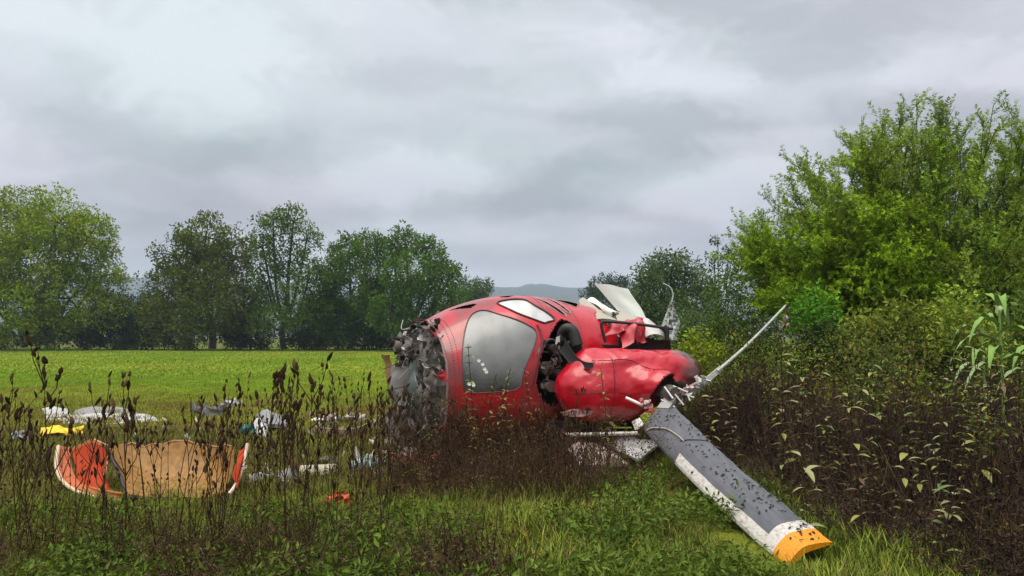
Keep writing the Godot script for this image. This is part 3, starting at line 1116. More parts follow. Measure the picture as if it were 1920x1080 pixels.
	tube(st, [at(1174, 746, 9.3), at(1205, 760, 9.15)], 0.02, 0.02, 8)
	part("control_rod", st, light, h)
	for k in 10:
		part("torn_wrapping", scrap(at(rr(1198, 1230), rr(752, 780), 9.1), rr(0.06, 0.12)), [pink, pink, light, reds_m()][k % 4], h)
	st = newst()
	sheet(st, patch(at(1186, 790, 9.02), at(1198, 784, 9.0), at(1206, 796, 8.95), at(1192, 807, 8.97), Vector3(0, 0, 0.02), 0.01, 2.0), 5, 5, 0.02)
	part("white_tag", st, mat(Color(0.66, 0.62, 0.58), 0.5), h)

	# ---- stump of a second blade pointing up and back
	var b := Node3D.new()
	b.name = "blade_stump"
	heli.add_child(b, true)
	var pg := mat(Color(1, 1, 1), 0.6)
	tri_map(pg, noise_tex(0.04, ramp([0.0, 0.45, 1.0], [Color(0.16, 0.15, 0.12), Color(0.36, 0.37, 0.33), Color(0.5, 0.53, 0.48)]), 256, 4, 19), 2.0)
	st = newst()
	bar(st, at(1298, 736, 9.3), at(1352, 690, 9.55), 0.025, 0.065, Vector3(-0.5, 1, 0))
	part("blade_root", st, pg, b)
	st = newst()
	tube(st, curve([at(1345, 696, 9.5), at(1390, 657, 9.8), at(1430, 618, 10.1), at(1473, 573, 10.5)], 5), 0.024, 0.015, 7)
	part("spar_tube", st, pg, b)
	for k in 9:
		part("torn_wrapping", scrap(at(rr(1468, 1480), rr(570, 614), 10.5), rr(0.06, 0.14), Vector3(0.1, -1, 0)), [pink, mat(Color(0.10, 0.045, 0.04), 0.8), pg][k % 3], b)

func paint_plain() -> StandardMaterial3D:
	if not M.has("plain"):
		M.plain = mat(Color(0.20, 0.13, 0.12), 0.5)
	return M.plain

func reds_m() -> StandardMaterial3D:
	if not M.has("reds"):
		M.reds = mat(Color(0.4, 0.02, 0.025), 0.45)
	return M.reds

# ---------------------------------------------------------------- the loose debris
func debris() -> void:
	var orange := mat(Color(0.36, 0.050, 0.022), 0.85)
	orange.metallic_specular = 0.15
	var cream := mat(Color(0.58, 0.42, 0.28), 0.6)
	var tan := mat(Color(1, 1, 1), 0.65)
	tri_map(tan, noise_tex(0.015, ramp([0.0, 0.35, 0.65, 1.0], [Color(0.09, 0.036, 0.007), Color(0.20, 0.092, 0.014), Color(0.265, 0.132, 0.020), Color(0.36, 0.21, 0.05)]), 512, 6, 41), 1.6)
	var dark := mat(Color(0.03, 0.02, 0.016), 0.7)
	var white := mat(Color(1, 1, 1), 0.5)
	tri_map(white, noise_tex(0.03, ramp([0.0, 0.3, 0.5, 1.0], [Color(0.22, 0.19, 0.17), Color(0.36, 0.34, 0.33), Color(0.46, 0.46, 0.46), Color(0.54, 0.54, 0.55)]), 256, 5, 44), 1.5)
	M.dwhite = white
	var st: SurfaceTool
	# the big orange and tan fairing: an open trough with a hexagonal end panel
	var o := thing("orange_fairing", "large broken fairing shell, orange red outside end and tan hollow inside", "fairing", gp(300, 935))
	st = newst()
	# trough: back edge high, bottom near
	var trough := func(u: float, v: float) -> Vector3:
		var x := lerpf(200, 440, u)
		var side := pow(absf(u - 0.5) * 2.0, 4)
		var top := at(x, 836.0 + 4.0 * sin(u * 9.0), 8.15 - 0.30 * side)
		var bot := at(lerpf(238, 420, u), 936.0 - 10.0 * side, 7.32 + 0.05 * side)
		var p := top.lerp(bot, v)
		return p + Vector3(0, -0.10, -0.16) * sin(v * PI) * (1.0 - 0.6 * side) + Vector3(0, 0.02, 0) * nz.get_noise_2d(u * 200, v * 200) + Vector3(0, 0.035, 0) * maxf(0.0, 1.0 - v * 8.0) * nz.get_noise_1d(u * 900)
	sheet(st, trough, 26, 14, 0.02)
	part("hollow_shell", st, tan, o)
	st = newst()
	var lipp := []
	for k in 21:
		lipp.append((trough.call(0.0, 1.0 - k / 20.0) as Vector3) + Vector3(-0.01, 0.005, 0.01))
	tube(st, lipp, 0.02, 0.02, 6)
	var l2 := []
	for k in 11:
		l2.append((trough.call(0.02 + 0.3 * k / 10.0, 1.0) as Vector3) + Vector3(0, 0, 0.01))
	tube(st, l2, 0.016, 0.010, 6)
	part("dark_rim", st, dark, o)
	st = newst()
	var l3 := []
	for k in 19:
		l3.append((trough.call(0.1 + 0.88 * k / 18.0, 0.0) as Vector3) + Vector3(0, 0.012 + 0.02 * nz.get_noise_1d(k * 60), 0.01))
	tube(st, l3, 0.012, 0.012, 5)
	part("torn_rim", st, mat(Color(0.28, 0.14, 0.06), 0.7), o)
	# hexagon: orange plate with a raised cream border
	var hexa := [[135, 842], [174, 825], [206, 840], [196, 893], [214, 934], [150, 922]]
	var hp := []
	for q in hexa:
		hp.append(at(q[0], q[1], 7.55 + (935 - q[1]) * 0.0035))
	var hc := Vector3.ZERO
	for p in hp:
		hc += p / hp.size()
	st = newst()
	for k in hp.size():
		tri(st, hc + Vector3(0, -0.02, -0.06), hp[(k + 1) % 6], hp[k])
		quad(st, hp[k], hp[(k + 1) % 6], hp[(k + 1) % 6] + Vector3(-0.01, 0.0, -0.03), hp[k] + Vector3(-0.01, 0.0, -0.03))
	part("orange_panel", st, orange, o)
	st = newst()
	for k in [0, 1, 2]:
		bar(st, hp[k], hp[k + 1] if k < 2 else hp[3], 0.022, 0.035)
	part("cream_border", st, mat(Color(0.50, 0.20, 0.08), 0.7), o)
	st = newst()
	sheet(st, func(u: float, v: float) -> Vector3:
		var a := [at(112, 836, 7.85), at(108, 875, 7.7), at(124, 905, 7.55), at(165, 926, 7.42), at(236, 938, 7.32)]
		var c := [at(132, 840, 7.9), at(134, 876, 7.75), at(148, 902, 7.6), at(182, 918, 7.45), at(240, 928, 7.35)]
		var ca := curve(a, 5)
		var cb := curve(c, 5)
		var i := int(u * 20.0)
		return (ca[i] as Vector3).lerp(cb[i], v) + Vector3(0, 0, -0.03 * sin(v * PI)), 20, 4, 0.018)
	part("curved_side", st, mat(Color(0.40, 0.10, 0.035), 0.8), o)
	st = newst()
	tube(st, curve([at(110, 836, 7.83), at(106, 875, 7.68), at(122, 907, 7.53), at(164, 929, 7.4), at(236, 941, 7.3)], 6), 0.022, 0.018, 6)
	part("cream_rim", st, cream, o)
	st = newst()
	sheet(st, patch(at(436, 890, 7.55), at(452, 850, 7.75), at(461, 834, 7.8), at(442, 918, 7.45), Vector3(0.02, 0, 0.03), 0.03, 2.0), 10, 6, 0.015)
	part("upturned_end", st, orange, o)
	st = newst()
	tube(st, curve([at(464, 832, 7.78), at(456, 870, 7.65), at(444, 905, 7.5), at(430, 926, 7.4)], 5), 0.018, 0.02, 6)
	part("cream_rim", st, mat(Color(0.66, 0.48, 0.40), 0.6), o)
	# the long white and grey panel
	o = thing("fuselage_section", "long white panel with a grey top lying flat beyond the yellow cloth", "fuselage section", gp(180, 797))
	st = newst()
	sheet(st, patch(gp(78, 770) + Vector3(0, 0.030, 0), gp(128, 770) + Vector3(0, 0.030, 0), gp(132, 798) + Vector3(0, 0.006, 0), gp(84, 792) + Vector3(0, 0.009, 0), Vector3(0, 0.009, 0), 0.05, 1.0), 10, 8, 0.03)
	part("white_nose", st, white, o)
	st = newst()
	sheet(st, patch(gp(132, 783) + Vector3(0, 0.024, 0), gp(270, 780) + Vector3(0, 0.018, 0), gp(300, 792) + Vector3(0, 0.003, 0), gp(132, 799) + Vector3(0, 0.005, 0), Vector3(0, 0.003, 0), 0.05, 9.0), 16, 5, 0.03)
	part("white_side", st, white, o)
	st = newst()
	sheet(st, patch(gp(140, 772) + Vector3(0, 0.030, 0), gp(215, 766) + Vector3(0, 0.036, 0), gp(268, 781) + Vector3(0, 0.019, 0), gp(134, 783) + Vector3(0, 0.025, 0), Vector3(0, 0.005, 0), 0.05, 5.0), 14, 5, 0.02)
	part("grey_top", st, mat(Color(0.22, 0.21, 0.21), 0.7), o)
	st = newst()
	for q in [[94, 787, 118, 787], [112, 783, 128, 789], [135, 778, 142, 786], [204, 779, 210, 792]]:
		bar(st, gp(q[0], q[1]) + Vector3(0, 0.025, 0), gp(q[2], q[3]) + Vector3(0, 0.023, 0), 0.05, 0.05)
	part("dark_fitting", st, dark, o)
	# yellow cloth
	o = thing("yellow_cloth", "crumpled bright yellow cloth on the grass in front of the white panel", "cloth", gp(115, 825))
	st = newst()
	sheet(st, func(u: float, v: float) -> Vector3:
		var p := gp(lerpf(76, 157, u), lerpf(812, 826, v) + 5.0 * (0.5 - u))
		return p + Vector3(0, 0.05 + 0.07 * sin(v * PI) * sin(u * PI) + 0.12 * nz.get_noise_3d(u * 260, v * 160, 7), 0), 26, 12, 0.01)
	part("folded_sheet", st, mat(Color(0.72, 0.46, 0.012), 0.7), o)
	# small white scraps
	o = thing("white_scrap", "small torn white scrap on the grass left of the orange fairing", "scrap", gp(34, 838))
	for k in 4:
		part("torn_piece", scrap(gp(rr(26, 46), 835) + Vector3(0, 0.06 + 0.03 * k, 0), 0.2), white, o)
	o = thing("pale_hose", "thin pale hose curved on the grass above the tan shell", "hose", gp(250, 812))
	st = newst()
	tube(st, curve([gp(228, 818) + Vector3(0, 0.04, 0), gp(245, 812) + Vector3(0, 0.05, 0), gp(275, 808) + Vector3(0, 0.04, 0), gp(290, 810) + Vector3(0, 0.03, 0)], 5), 0.02, 0.02, 6)
	part("hose", st, cream, o)
	# grey and white seat cushions
	o = thing("grey_cushion", "grey and white seat cushion lying behind the weeds", "cushion", gp(500, 822))
	st = newst()
	sheet(st, patch(gp(482, 805) + Vector3(0, 0.20, 0), gp(524, 800) + Vector3(0, 0.16, 0), gp(534, 812) + Vector3(0, 0.05, 0), gp(500, 815) + Vector3(0, 0.10, 0), Vector3(0, 0.06, 0), 0.06, 2.0), 10, 8, 0.06)
	part("grey_cover", st, mat(Color(0.20, 0.20, 0.20), 0.8), o)
	st = newst()
	sheet(st, patch(gp(478, 808) + Vector3(0, 0.18, 0), gp(500, 814) + Vector3(0, 0.12, 0), gp(498, 826) + Vector3(0, 0.0, 0), gp(478, 822) + Vector3(0, 0.02, 0), Vector3(0, 0.02, 0.02), 0.04, 4.0), 8, 6, 0.05)
	part("white_side", st, white, o)
	o = thing("teal_bag", "small teal cloth bag beside the grey cushion", "bag", gp(464, 822))
	st = newst()
	sheet(st, func(u: float, v: float) -> Vector3:
		var a := u * TAU
		var r := 0.10 * sin(clampf(v, 0.03, 1.0) * PI * 0.92) + 0.01
		return gp(464, 822) + Vector3(cos(a) * r, 0.02 + v * 0.2, sin(a) * r) + Vector3.ONE * 0.06 * nz.get_noise_3d(cos(a) * 80, v * 150, sin(a) * 80), 16, 10, 0.006)
	part("bag_body", st, mat(Color(0.03, 0.12, 0.11), 0.7), o)
	var spots := [
		["grey_scrap", "pale grey bent metal scrap, farthest back in the field", [424, 452, 758, 770], 0.32, 4, Color(0.42, 0.41, 0.42), "scrap"],
		["grey_scrap", "low grey rubbish heap among weeds left of the cushion", [372, 408, 772, 784], 0.45, 4, Color(0.22, 0.22, 0.23), "scrap"],
		["white_lump", "white lump of torn foam behind the dark stalks", [600, 668, 786, 800], 0.34, 8, Color(0.66, 0.60, 0.56), "foam"],
		["cream_scrap", "cream scrap at the foot of the torn nose", [706, 726, 792, 806], 0.4, 4, Color(0.5, 0.46, 0.30), "scrap"],
		["beige_panel", "beige torn panel upright under the torn nose", [722, 752, 832, 862], 0.42, 4, Color(0.36, 0.33, 0.26), "panel"],
		["red_scrap", "broken red and white skin pieces under the torn nose", [742, 800, 850, 876], 0.36, 9, Color(0.36, 0.07, 0.05), "scrap"],
		["teal_glass", "pale teal sheet of broken glazing in the weeds", [660, 722, 868, 886], 0.40, 7, Color(0.40, 0.50, 0.47), "glazing"],
		["orange_scrap", "small orange red scrap low in the foreground grass", [622, 650, 940, 958], 0.17, 5, Color(0.50, 0.06, 0.02), "scrap"],
		["grey_strip", "pale grey strip of broken panel below the long hollow strip", [480, 545, 898, 912], 0.3, 6, Color(0.36, 0.34, 0.32), "panel"],
	]
	for s in spots:
		var b: Array = s[2]
		o = thing(s[0], s[1], s[6], gp((b[0] + b[1]) * 0.5, b[3]))
		var m := mat(s[5], 0.55)
		for k in s[4]:
			var p := gp(lerpf(b[0], b[1], (k + 0.5) / s[4]), rr(b[2] + 4, b[3]))
			part("torn_piece", scrap(p + Vector3(0, rr(0.03, 0.09), 0), s[3] * rr(0.7, 1.1), Vector3(1, rr(-0.3, 0.3), rr(-0.4, 0.4))), white if s[0] in ["red_scrap", "teal_glass"] and k % 3 == 2 else m, o)
	# crumbs of skin, foam and glass all round the wreck
	for c in [[Color(0.5, 0.49, 0.46), "small white crumbs of broken skin strewn round the wreck", "white_fragments"], [Color(0.10, 0.085, 0.07), "small dark crumbs of wreckage strewn round the wreck", "dark_fragments"]]:
		st = newst()
		for k in 90:
			var d := rr(8.4, 15.0)
			var p := Vector3(rr(-0.55, 0.06) * d, 0.03 + rr(0, 0.04), -d)
			var x := rdir() * rr(0.02, 0.09)
			var y := rdir() * rr(0.015, 0.05)
			quad(st, p - x - y, p + x - y * 0.6, p + x * 0.7 + y, p - x * 0.8 + y)
		var fr := part(c[2], st, mat(c[0], 0.6), self)
		tag(fr, c[1], "fragments")
		fr.set_meta("kind", "stuff")
	# curved strips
	o = thing("brown_strip", "long thin curved brown strip behind the weeds left of the wreck", "trim strip", gp(640, 818))
	st = newst()
	sheet(st, func(u: float, v: float) -> Vector3:
		var c := curve([gp(588, 816), gp(625, 822), gp(665, 821), gp(698, 806)], 8)
		return (c[int(u * 24.0)] as Vector3) + Vector3(0, 0.05 + 0.10 * v, 0.02 * v), 24, 2, 0.02)
	part("strip", st, mat(Color(0.30, 0.22, 0.13), 0.6), o)
	o = thing("hollow_strip", "white edged hollow strip with a dark inside, before the wreck", "trim strip", gp(592, 896))
	st = newst()
	sheet(st, func(u: float, v: float) -> Vector3:
		return gp(lerpf(560, 628, u), lerpf(896, 884, u * 0.3)) + Vector3(0, 0.02 + 0.11 * v, -0.05 * v), 14, 3, 0.02)
	part("white_edge", st, mat(Color(0.66, 0.60, 0.46), 0.6), o)
	st = newst()
	sheet(st, func(u: float, v: float) -> Vector3:
		return gp(lerpf(572, 636, u), 884) + Vector3(0, 0.12 * sin(u * PI) + 0.02, -0.3 * v), 14, 4, 0.02)
	part("dark_shell", st, mat(Color(0.06, 0.045, 0.02), 0.8), o)
	# white frame and pane under the cowling
	o = thing("white_door_frame", "white door frame lying under the red cowling beside the rotor blade", "door frame", gp(1170, 872))
	st = newst()
	sheet(st, patch(gp(1118, 858) + Vector3(0, 0.20, 0), gp(1224, 858) + Vector3(0, 0.24, 0), gp(1238, 866) + Vector3(0, 0.20, 0), gp(1196, 888) + Vector3(0, 0.12, 0), Vector3(0, 0.03, 0), 0.03, 1.0), 14, 6, 0.03)
	part("white_pane", st, white, o)
	st = newst()
	sheet(st, patch(gp(1062, 874) + Vector3(0, 0.18, 0), gp(1112, 862) + Vector3(0, 0.20, 0), gp(1180, 890) + Vector3(0, 0.10, 0), gp(1082, 892) + Vector3(0, 0.08, 0), Vector3(0, 0.03, 0), 0.05, 6.0), 14, 6, 0.03)
	part("torn_skin", st, mat(Color(0.45, 0.36, 0.33), 0.6), o)
	o = thing("skid_tube", "pale landing skid tube under the red cowling", "tube", gp(1125, 850))
	st = newst()
	tube(st, [at(1058, 815, 9.5), at(1125, 814, 9.45), at(1196, 812, 9.4)], 0.024, 0.024, 8)
	tube(st, [at(1070, 815, 9.5), gp(1066, 856)], 0.02, 0.02, 6)
	part("tube", st, mat(Color(0.5, 0.46, 0.40), 0.5), o)

# ---------------------------------------------------------------- single weeds
func pod_mesh(l: float, r: float) -> ArrayMesh:
	var st := newst()
	var prof := [[0.0, 0.25], [0.18, 0.85], [0.45, 1.0], [0.75, 0.65], [1.0, 0.06]]
	for i in prof.size() - 1:
		for k in 6:
			var a := TAU * k / 6
			var b := TAU * (k + 1) / 6
			var w := func(q, t) -> Vector3: return Vector3(cos(t) * q[1] * r * (1.0 + 0.2 * sin(t * 3.0)), q[0] * l, sin(t) * q[1] * r)
			quad(st, w.call(prof[i], b), w.call(prof[i], a), w.call(prof[i + 1], a), w.call(prof[i + 1], b))
	return st.commit()

func weed_proto(h: float, branches: int, pods: Array, npods: int, label: String, group: String, bend := 1.0) -> Node3D:
	var o := thing("dried_weed", label, "dried weed", Vector3.ZERO, group)
	var st := newst()
	var lean := Vector3(rr(-0.12, 0.12), 0, rr(-0.12, 0.12)) * h * bend
	var c := curve([Vector3.ZERO, Vector3(0, h * 0.35, 0) + lean * 0.2, Vector3(0, h * 0.7, 0) + lean * 0.5 + rdir() * 0.02, Vector3(0, h, 0) + lean], 4)
	tube(st, c, 0.0042, 0.0016, 5)
	var tips := []
	for k in 4:
		tips.append([c[c.size() - 1 - k], Vector3(0, 1, 0)])
	for b in branches:
		var i := int(c.size() * rr(0.3, 0.85))
		var a := rr(0, TAU)
		var e: Vector3 = c[i] + Vector3(cos(a), rr(1.6, 3.4), sin(a)).normalized() * h * rr(0.10, 0.30)
		var mid: Vector3 = (c[i] as Vector3).lerp(e, 0.5) + Vector3(cos(a), 0, sin(a)) * 0.02
		tube(st, [c[i], mid, e], 0.0032, 0.0016, 4)
		tips.append([e, (e - mid).normalized()])
		tips.append([mid.lerp(e, 0.6), (e - mid).normalized()])
		if b % 2 == 0:
			var e2 := mid + (e - mid).rotated(Vector3.UP, rr(0.6, 1.4)) * 0.7
			tube(st, [mid, e2], 0.0022, 0.0014, 4)
			tips.append([e2, (e2 - mid).normalized()])
	part("stem", st, M.weedstem, o, false)
	for k in npods:
		var t = tips[k % tips.size()]
		var p := MeshInstance3D.new()
		p.name = "seed_pod"
		p.mesh = pods[rng.randi() % pods.size()]
		p.material_override = [M.pod, M.pod, M.pod2, M.pod3][rng.randi() % 4]
		o.add_child(p, true)
		var d: Vector3 = ((t[1] as Vector3) + rdir() * 0.5).normalized()
		if rng.randf() < 0.2:
			d.y = -absf(d.y)
		var x := d.cross(Vector3(0.3, 0.2, 0.9)).normalized()
		p.transform = Transform3D(Basis(x, d, x.cross(d)).scaled_local(Vector3.ONE * rr(0.7, 1.25)), (t[0] as Vector3) - d * 0.012 + rdir() * 0.006)
	return o

func put(o: Node3D, first: bool, name: String, label: String, group: String, p: Vector3, s: float) -> void:
	var c := o
	if not first:
		c = o.duplicate()
		c.name = numbered(name)
		add_child(c)
	c.set_meta("label", label)
	c.set_meta("group", group)
	c.transform = Transform3D(Basis.from_euler(Vector3(rr(-0.11, 0.11), rr(0, TAU), rr(-0.11, 0.11))).scaled(Vector3.ONE * s), p + Vector3(0, gh(p.x, p.z) - 0.01, 0))

func weed_label(base: String, px: float, d: float) -> String:
	var near := "thin" if d < 5.6 else "slender"
	var kind := "dry brown"
	if base == "thin bare":
		kind = "nearly bare"
	if base.begins_with("short"):
		var places := [[800, "before the torn nose"], [860, "before the nose rim"], [925, "below the left half of the large window"], [985, "below the right half of the large window"], [1040, "below the open bay"], [1090, "before the cowling's left end"], [1300, "before the middle of the cowling"]]
		for q in places:
			if px < q[0]:
				return "short dark dry weed %s, %s" % [q[1], "nearer the camera" if d < 8.2 else "close to the hull"]
	var spots := [[40, "at the far left edge"], [105, "left of the orange panel"], [150, "before the orange panel's left rim"], [205, "before the orange panel"], [255, "before the tan shell's left end"], [300, "before the left half of the tan shell"], [350, "before the middle of the tan shell"], [400, "before the right half of the tan shell"], [465, "before the upturned end of the fairing"], [520, "before the grey cushion"], [570, "beside the tallest stalk"], [625, "before the white edged hollow strip"], [680, "before the white foam lump"], [745, "just left of the torn nose"], [800, "before the torn nose"], [870, "before the nose rim"], [920, "in the near grass under the large window, left"], [980, "in the near grass under the large window"], [1040, "in the near grass under the open bay"], [1100, "in the near grass under the cowling"], [1300, "in the near grass left of the blade"]]
	for q in spots:
		if px < q[0]:
			return "%s %s stalk %s, %s" % [near, kind, q[1], "nearest row" if d < 5.4 else "second row" if d < 6.0 else "third row" if d < 7.0 else "back row"]
	return base

func weeds() -> void:
	M.weedstem = mat(Color(0.045, 0.029, 0.017), 0.9)
	M.pod = mat(Color(0.028, 0.018, 0.012), 0.85)
	M.pod2 = mat(Color(0.050, 0.028, 0.016), 0.85)
	M.pod3 = mat(Color(0.085, 0.050, 0.026), 0.85)
	for m in [M.weedstem, M.pod, M.pod2, M.pod3]:
		m.metallic_specular = 0.1
	var pods := [pod_mesh(0.045, 0.0085), pod_mesh(0.065, 0.0095), pod_mesh(0.034, 0.009)]
	var zones := [
		# px range, distance range, height range, count, label, group
		[-30, 300, 4.9, 6.4, 0.85, 1.20, 20, "tall dry brown weed with dark seed pods before the orange fairing", "dry weeds before the orange fairing"],
		[300, 730, 5.0, 6.8, 0.85, 1.25, 38, "tall dry brown weed with dark seed pods between fairing and torn nose", "dry weeds between fairing and wreck"],
		[440, 740, 7.0, 9.0, 0.7, 1.15, 26, "dry brown weed with dark pods near the white debris left of the nose", "dry weeds by the white debris"],
		[740, 1150, 6.9, 9.1, 0.40, 0.95, 96, "short dark dry weed standing right in front of the red hull", "dry weeds before the hull"],
		[-20, 760, 4.9, 7.2, 0.7, 1.15, 30, "thin bare", "bare arching stalks among the weeds"],
		[740, 1230, 6.2, 8.6, 0.4, 0.8, 34, "thin bare", "bare stalks before the wreck"],
		[930, 1180, 5.0, 6.6, 0.4, 0.72, 16, "thin dark upright stalk in the green grass before the wreck", "thin stalks in the near grass"],
	]
	for z in zones:
		var protos := []
		for k in 5:
			var sparse: bool = z[6] == 16
			var bare: bool = z[7] == "thin bare"
			protos.append([weed_proto(1.0, 1 if sparse else 2 + k if bare else 4 + k % 3, pods, 2 if sparse else k % 3 if bare else 11 + (k * 3) % 6, z[7], z[8], 3.0 if bare else 1.0), true])
		for k in z[6]:
			var d := rr(z[2], z[3])
			var px := rr(z[0], z[1])
			var p := Vector3((px - 960.0) / F * d, 0, -d)
			if Vector2((px - 285) / 175.0, (d - 7.75) / 0.6).length() < 1.0:
				continue
			var pr = protos[k % 5]
			put(pr[0], pr[1], "dried_weed", weed_label(z[7], px, d), z[8], p, rr(z[4], z[5]))
			pr[1] = false
	# a few big ones
	for q in [[545, 5.4, 1.32, "tallest thick dry stalk in the middle of the weeds left of the wreck"], [118, 5.2, 1.42, "tallest dry stalk at the left edge, leafy near its top"], [250, 5.6, 1.3, "tall dry stalk with thick pods standing over the tan shell"], [575, 5.9, 1.25, "dark dense stalk just right of the tallest one"]]:
		var o := weed_proto(1.0, 8, pods, 26, q[3], "")
		o.remove_meta("group")
		var d: float = q[1]
		o.transform = Transform3D(Basis(Vector3.UP, rr(0, TAU)).scaled(Vector3(1.5, q[2], 1.5)), Vector3((q[0] - 960.0) / F * d, 0, -d))

func leafy_weed(p: Vector3, h: float, n: int, ll: float, m: Material, m2: Material, label: String, group: String, called := "leafy_weed") -> void:
	var o := thing(called, label, "weed", p, group)
	var st := newst()
	var lean := Vector3(rr(-0.15, 0.15), 0, rr(-0.15, 0.15)) * h
	var c := curve([Vector3.ZERO, Vector3(0, h * 0.5, 0) + lean * 0.3, Vector3(0, h, 0) + lean], 8)
	tube(st, c, 0.007, 0.003, 5)
	part("stem", st, M.weedstem, o, false)
	for k in n:
		var t := 0.25 + 0.75 * (k + 0.5) / n
		var s: Vector3 = c[int(t * (c.size() - 1))]
		var a := k * 2.4 + rr(-0.5, 0.5)
		var dir := Vector3(cos(a), rr(-0.2, 0.8), sin(a)).normalized()
		var nr := (Vector3.UP - dir * dir.y + rdir() * 0.3).normalized()
		nr = (nr - dir * nr.dot(dir)).normalized()
		var side := dir.cross(nr)
		var l := ll * rr(0.6, 1.15)
		st = newst()
		var prev := []
		for i in 5:
			var u := i / 4.0
			var w: float = l * 0.20 * [0.12, 0.85, 1.0, 0.65, 0.03][i]
			var q := s + dir * l * (0.1 + u) - Vector3(0, l * 0.35 * u * u, 0)
			var cur := [q - side * w + nr * w * 0.35, q, q + side * w + nr * w * 0.35]
			if i:
				quad(st, prev[0], prev[1], cur[1], cur[0])
				quad(st, prev[1], prev[2], cur[2], cur[1])
			prev = cur
		tube(st, [s, s + dir * l * 0.1], 0.002, 0.002, 3, false)
		part("leaf", st, m if rng.randf() < 0.6 else m2, o, false)

func arching_plant(p: Vector3, h: float, label: String, dirs: Array) -> void:      # maize-like: long arching leaves
	var o := thing("maize_plant", label, "maize plant", p)
	var g := foliage(Color(0.20, 0.33, 0.09), 0.5)
	var g2 := foliage(Color(0.27, 0.36, 0.18), 0.5)
	g.vertex_color_use_as_albedo = false
	g2.vertex_color_use_as_albedo = false
	var st := newst()
	tube(st, curve([Vector3.ZERO, Vector3(0.02, h * 0.5, 0), Vector3(0, h * 0.92, 0.02)], 5), 0.022, 0.010, 7)
	part("stalk", st, g, o, false)
	for k in dirs.size():
		var q: Array = dirs[k]       # start height share, azimuth, reach, rise
		var s := Vector3(0, h * q[0], 0)
		var dir := Vector3(cos(q[1]), 0, sin(q[1]))
		var side := Vector3(-dir.z, 0, dir.x)
		st = newst()
		var L: float = q[2]
		var f := func(u: float, v: float) -> Vector3:
			var w := 0.052 * pow(1.0 - u, 0.8) * (0.5 + 2.6 * minf(u, 0.3))
			var c := s + dir * L * (u - 0.25 * u * u) + Vector3(0, q[3] * (u * 1.6) - (q[3] * 1.6 + L * 0.45) * u * u * 0.95, 0)
			return c + side * (v - 0.5) * 2.0 * w + Vector3(0, absf(v - 0.5) * w * 1.2, 0) + Vector3(0, 0.015 * sin(u * 25.0 + k) * (v - 0.5), 0)
		sheet(st, f, 16, 4, 0.002)
		part("leaf", st, g if k % 3 else g2, o, false)

# ---------------------------------------------------------------- the ground's colour, place by place
func grass_tone(x: float, z: float) -> Color:
	var n := nz.get_noise_2d(x * 9.0, z * 5.0) + 0.5 * nz.get_noise_2d(x * 2.5 + 70.0, z * 14.0)
	var n2 := nz.get_noise_2d(x * 45.0 + 300, z * 45.0)
	var lush := Color(0.205, 0.320, 0.028).lerp(Color(0.280, 0.360, 0.040), clampf(0.5 + n * 1.3, 0, 1))
	var dry := Color(0.205, 0.165, 0.045)
	var d := -z
	var t := 0.0
	t = maxf(t, smoothstep(26.0, 12.5, d) * smoothstep(6.5, 8.5, d) * smoothstep(2.5, 0.0, x) * 0.75)      # trampled round the wreck
	t = maxf(t, 0.9 * exp(-pow((x - 1.55) / 0.5, 2) - pow((d - 6.6) / 0.9, 2)))
	t = clampf(t + n2 * 0.5 + 0.5 * maxf(0.0, nz.get_noise_2d(x * 16.0, z * 16.0 + 500.0)), 0, 1)
	return lush.lerp(dry, t)

